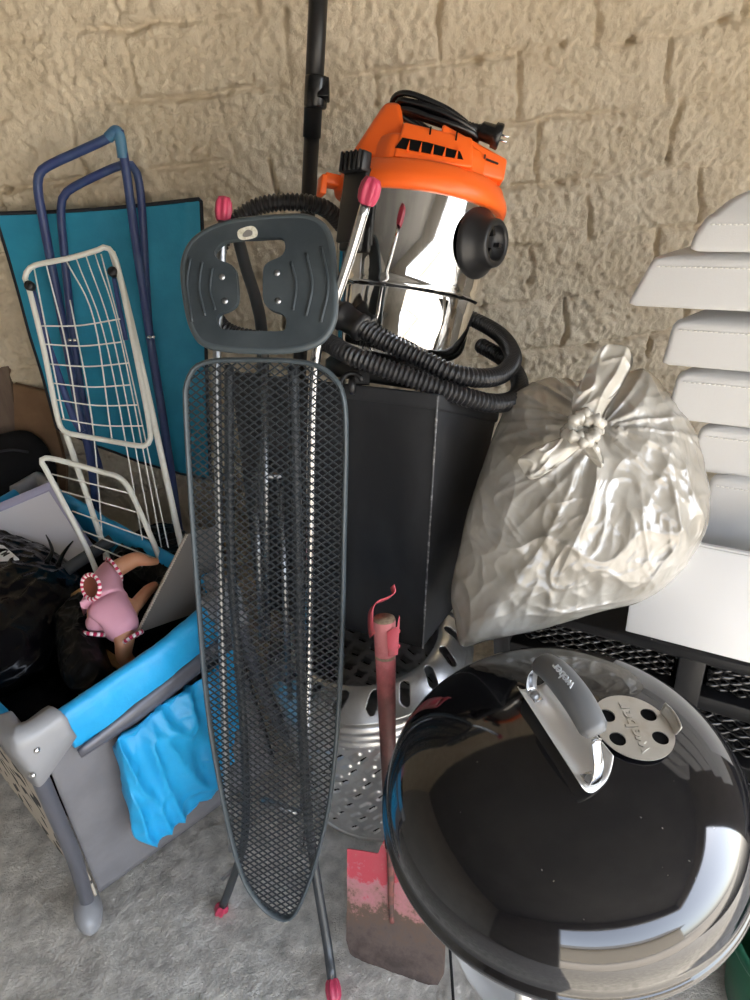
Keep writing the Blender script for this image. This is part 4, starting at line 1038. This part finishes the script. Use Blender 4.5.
def skin(name, joints, edges, rs, mt, parent, root):
    me = bpy.data.meshes.new(name); ks = list(joints); Mi = ROOTM[rootof(parent).name].inverted()
    me.from_pydata([tuple(Mi @ PZ(*joints[k][:3])) for k in ks], [], []); me.edges.add(len(edges))
    for e_, (a, b_) in zip(me.edges, edges): e_.vertices = (ks.index(a), ks.index(b_))
    me.update(); o = bpy.data.objects.new(name, me); COL.objects.link(o); o.parent = parent
    md = o.modifiers.new('skin', 'SKIN'); me.skin_vertices.new() if not me.skin_vertices else None
    for k, sv in zip(ks, me.skin_vertices[0].data): r_ = joints[k][3] * rs; sv.radius = (r_, r_); sv.use_root = (k == root)
    md.use_smooth_shade = True
    s2 = o.modifiers.new('sub', 'SUBSURF'); s2.levels = s2.render_levels = 2
    me.materials.append(mt); return o
skin('body', jt, edges, .92, M['skin'], t, 'belly')
gj = {'neck': (89,591,.742,.022), 'chest': (100,594,.727,.050), 'belly': (111,610,.707,.053), 'hip': (122,627,.688,.046), 'shA': jt['shA'][:3] + (.031,), 'sl': (115,569,.737,.031), 'shB': (97,620,.705,.028), 'sb': (96,633,.69,.027), 'lg': (131,634,.68,.028)}
g_ = skin('garment', gj, [('neck','chest'),('chest','belly'),('belly','hip'),('chest','shA'),('shA','sl'),('belly','shB'),('shB','sb'),('hip','lg')], 1.0, M['dollpink'], t, 'belly')
def stripes(c_, d, r, name, n=22, ry=1.0):
    d = d.normalized(); o = d.orthogonal().normalized(); b_ = d.cross(o); mb = MB()
    for k in range(n):
        a0, a1 = 2*pi*k/n, 2*pi*(k+1)/n
        pts = [c_ + o*(r*math.cos(a0 + (a1-a0)*i/3)) + b_*(r*ry*math.sin(a0 + (a1-a0)*i/3)) for i in range(4)]
        mb.tube(pts, .0042, 8, mi=k % 2, flat=(1.2, .9))
    build(name, mb, [M['dollred'], M['dollwhite']], t)
nk = PZ(91, 587, .795); stripes(nk, (CAM - nk).normalized() + V((-.9,-.1,0)), .027, 'neck_trim', 30)
hm = MB(); dnk = ((CAM - nk).normalized() + V((-.9,-.1,0))).normalized(); oo_ = dnk.orthogonal().normalized()
hm.lathe([(0,-.006),(.016,-.004),(.026,.002)], 24, nk, Matrix((oo_, dnk.cross(oo_), dnk)).transposed()); M['neckhole'] = mat('neck_hole', (.16,.04,.02), .8)
build('neck_socket', hm, M['neckhole'], t)
stripes(PZ(114,570,.737), PZ(138,557,.735) - PZ(110,573,.735), .030, 'cuff_trim', 28); stripes(PZ(95,633,.685), PZ(94,640,.67) - PZ(97,622,.70), .024, 'cuff_trim', 22); stripes(PZ(133,637,.675), PZ(140,648,.65) - PZ(124,622,.70), .022, 'cuff_trim', 20)

# ------------------------------------------------------------------ clothes airer
ap = Plane(PY(65, 260, 1.80), PY(110, 250, 1.80), PY(150, 520, 1.50))
A = lambda x, y, o=0: ap.at(x, y, o)
t = thing('clothes_airer', 'folded white wire clothes airer standing upright in the cot', 'clothes airer', A(145, 600))
def loop(px, r, off=0, closed=False, n=8): return MB().tube(resample(catmull([A(x, y, off) for x, y in px], n, closed), n=90, closed=closed), r, 12, closed=closed)
build('frame_tube', loop([(66,434),(90,505),(116,585),(130,640)], .0072), M['white'], t)
build('frame_tube', MB().tube(resample(catmull([A(x, y) for x, y in ((112,252),(122,285),(140,360),(158,440),(176,522),(196,610))], 8), n=60), .0080, 12), M['white'], t)
build('upper_wing', loop([(30,268),(40,264),(70,258),(98,250),(105,247),(112,252),(118,268),(127,310),(142,385),(150,430),(149,442),(141,446),(105,440),(72,434),(63,430),(57,415),(44,350),(30,292),(25,278)], .0068, .012, True), M['white'], t)
def wire(pts, name): build(name, MB().tube(pts, .0019, 6), M['wire'], t)
for a, b_ in (((38,326),(120,319)),((42,344),(122,342)),((48,364),(129,363)),((51,383),(130,385)),((57,400),(137,405)),((62,419),(143,426))):
    md = ((a[0]+b_[0])/2, (a[1]+b_[1])/2 + 3); wire(catmull([A(*a, .012), A(*md, .012), A(*b_, .012)], 6), 'wing_wire')
for a, m_, b_ in (((34,268),(48,340),(64,420)),((46,264),(66,345),(80,432)),((66,260),(94,320),(112,440))):
    wire(catmull([A(*a, .010), A(*m_, .010), A(*b_, .010)], 6), 'wing_wire')
for a, m_, b_ in (((76,258),(108,350),(146,560)),((86,256),(116,350),(156,560)),((95,254),(121,340),(164,560)),((101,254),(128,360),(171,560)),((70,300),(92,420),(104,560))):
    wire(catmull([A(*a, -.006), A(*m_, -.006), A(*b_, -.006)], 6), 'drying_wire')
LW = MB().tube(resample(catmull([A(x, y, .05) for x, y in ((112,618),(92,560),(62,500),(45,468),(41,461),(48,458),(70,463),(105,473),(118,477),(128,487),(140,512),(160,560),(168,600))], 6), n=90), .0068, 12)
build('lower_wing', LW, M['white'], t)
for a, b_ in (((52,474),(132,494)),((62,491),(143,514)),((72,511),(153,540)),((83,531),(160,560)),((92,545),(164,575))): wire([A(*a, .05), A(*b_, .05)], 'wing_wire')
for q in ((30,286),(113,272)): build('hinge_cap', MB().lathe([(0,-.01),(.010,-.01),(.012,-.006),(.012,.006),(.010,.01),(0,.01)], 20, A(*q, .016), Matrix((cR, cU, -cf)).transposed()), M['black'], t)
build('folding_leg', MB().tube(resample([A(32,290,.004), A(48,345,.0), A(74,420,-.008), A(82,432,-.01)], n=20), .009, 10), M['bluetube'], t, lab='blue folding leg tube')
build('folding_leg', MB().tube(resample([A(114,278,.004), A(118,300,.0), A(126,340,-.004)], n=20), .006, 10), M['bluetube'], t, lab='blue folding leg tube')

# ------------------------------------------------------------------ folding lounger behind
fp_ = Plane(PY(0, 215, 2.04), PY(200, 200, 2.04), PY(120, 430, 1.96))
Fq = lambda x, y, o=0: fp_.at(x, y, o)
t = thing('folding_lounger', 'folded teal fabric garden lounger with blue tube frame leaning on the wall', 'lounger', Fq(110, 600))
TLp, TRp, BRp, BLp = (-4, 214), (201, 199), (210, 478), (58, 428)
def fab(u, v):
    tx_ = TLp[0] + (TRp[0]-TLp[0])*u; ty_ = TLp[1] + (TRp[1]-TLp[1])*u + 3*math.sin(pi*u)
    bx = BLp[0] + (BRp[0]-BLp[0])*u; by = BLp[1] + (BRp[1]-BLp[1])*u + 6*math.sin(pi*u*.9)
    x = tx_ + (bx-tx_)*v; y = ty_ + (by-ty_)*v
    p = Fq(x, y); return p + fp_.n * (.010*nz(p, 5, 2) + .006*(ridge(V((p.x, p.y, p.z*.5)), 7, 4)-.5) + .012*math.sin(pi*v)*math.sin(pi*u))
fo = build('fabric_panel', MB().grid(fab, 70, 80), M['teal'], t); fo.modifiers.new('th', 'SOLIDIFY').thickness = .004
build('edge_binding', MB().tube(resample([fab(i/40, 0) for i in range(40)] + [fab(1, i/40) for i in range(40)] + [fab(1-i/40, 1) for i in range(40)] + [fab(0, 1-i/40) for i in range(40)], n=200, closed=True), .006, 8, closed=True), M['edging'], fo)
G = lambda x, y, o: fp_.at(x, y, o)
def tubef(px, r=.0125): return MB().tube(resample(catmull(px, 8), n=90), r * .93, 14)
outer = [G(104,600,.10), G(92,470,.10), G(80,415,.10), G(62,320,.09), G(44,225,.085), G(38,190,.085), G(40,173,.085), G(52,164,.085), G(78,152,.085), G(108,138,.085), G(117,130,.085)]
o1_ = build('tube_frame', tubef(outer), M['bluetube'], t)
o2_ = build('tube_frame', tubef([G(119,130,.085), G(126,170,.085), G(137,250,.09), G(150,337,.10), (G(165,430,.10)), G(178,520,.10), G(188,600,.10)]), M['bluetube'], t)
build('corner_cap', tubef([G(108,138,.085), G(116,131,.086), G(120,138,.086), G(123,158,.085)], .0145), M['bluecap'], o2_)
inner = [G(100,470,.055), G(88,425,.055), G(74,345,.055), G(64,250,.055), G(61,215,.055), G(63,197,.055), G(74,187,.055), G(100,174,.055), G(122,165,.055), G(133,166,.055), G(138,178,.055), G(142,210,.055), G(150,337,.06), G(164,430,.065), G(178,540,.07)]
build('tube_frame', tubef(inner, .0115), M['bluetube'], t)
for q in ((149,337),(153,337),(70,340),(75,340)): build('bolt', MB().lathe([(0,.005),(.004,.004),(.006,0)], 14, G(*q, .115), Matrix((cR, cU, -cf)).transposed()), M['chrome'], t)

# ------------------------------------------------------------------ things behind the cot
cq = Plane(PY(20, 400, 2.06), PY(60, 400, 2.05), PY(30, 460, 2.03))
c4 = [cq.at(*q) for q in ((13,384),(46,392),(66,470),(64,560),(20,560))]
o = build('cardboard_panel', MB().prism(c4, -cq.n*.02), M['card'], loc=c4[3]); label(o, 'brown cardboard panel leaning on the wall beside the teal lounger', 'cardboard')
c5 = [cq.at(x, y, -.02) for x, y in ((-30,372),(8,366),(24,470),(20,560),(-30,560))]
M['board'] = mat('faded_brown_board', (.16,.115,.085), .85, col2=(.13,.09,.07), nscale=6, stretch=(8, 8, .6))
o = build('wooden_board', MB().prism(c5, -cq.n*.018), M['board'], loc=c5[3]); label(o, 'faded brown board leaning on the wall at the left behind the black bag', 'board')
bq = Plane(PY(20, 450, 2.0), PY(60, 450, 1.98), PY(20, 480, 1.98))
pk = [bq.at(x, y) for x, y in ((-40,470),(-20,442),(5,433),(25,431),(40,440),(50,455),(56,475),(50,510),(0,520),(-40,510))]
mb = MB().inflate(pk, bq.n, .06, .06, n=90, nr=20, pw=.5, wr=bw(.005, 14))
t = thing('black_backpack', 'rounded black fabric bag standing behind the far rail of the cot', 'bag', sum(pk, V((0,0,0)))/10 - V((0,0,.2)))
build('body', mb, M['pack'], t)
build('zip', MB().tube(catmull([bq.at(x, y, .055) for x, y in ((-30,470),(-10,455),(10,450),(28,452))], 6), .004, 8), M['edging'], t)

# ------------------------------------------------------------------ surroundings seen only in reflections
t = thing('house', 'pale house across the yard, mirrored in the black lid', 'building', (1.5, -11, 0))
build('wall', MB().box((1.5, -11, 1.6), (14, 3, 3.2)), M['facade'], t); build('roof', MB().hexa([V((-6,-9,3.2)), V((9,-9,3.2)), V((9,-13,3.2)), V((-6,-13,3.2))], [V((-5,-11,4.4)), V((8,-11,4.4)), V((8,-11.4,4.4)), V((-5,-11.4,4.4))]), M['plaster'], t)

# ------------------------------------------------------------------ light
sc = bpy.context.scene
w = bpy.data.worlds.new('world'); sc.world = w; w.use_nodes = True; nt = w.node_tree
sky = nt.nodes.new('ShaderNodeTexSky'); sky.sky_type = 'NISHITA'; sky.sun_disc = False; sky.sun_elevation = math.radians(48); sky.sun_rotation = math.radians(60); sky.air_density = 1.0; sky.dust_density = 1.5
hs_ = nt.nodes.new('ShaderNodeHueSaturation'); hs_.inputs['Saturation'].default_value = .45; nt.links.new(sky.outputs[0], hs_.inputs['Color']); nt.links.new(hs_.outputs[0], nt.nodes['Background'].inputs[0]); nt.nodes['Background'].inputs[1].default_value = .55
sl = bpy.data.lights.new('sun', 'SUN'); sl.energy = 6; sl.angle = .01; sl.color = (1, .93, .82)
so = bpy.data.objects.new('sun', sl); COL.objects.link(so)
so.rotation_euler = V((.25, .75, -.9)).to_track_quat('-Z', 'Y').to_euler()
sc.view_settings.view_transform = 'Standard'; sc.view_settings.look = 'None'; sc.view_settings.gamma = 1; sc.view_settings.use_curve_mapping = False
sc.view_settings.exposure = 1.72
sc.cycles.denoising_prefilter = 'ACCURATE'
sc.cycles.use_denoising = True; sc.cycles.max_bounces = 8; sc.cycles.diffuse_bounces = 5
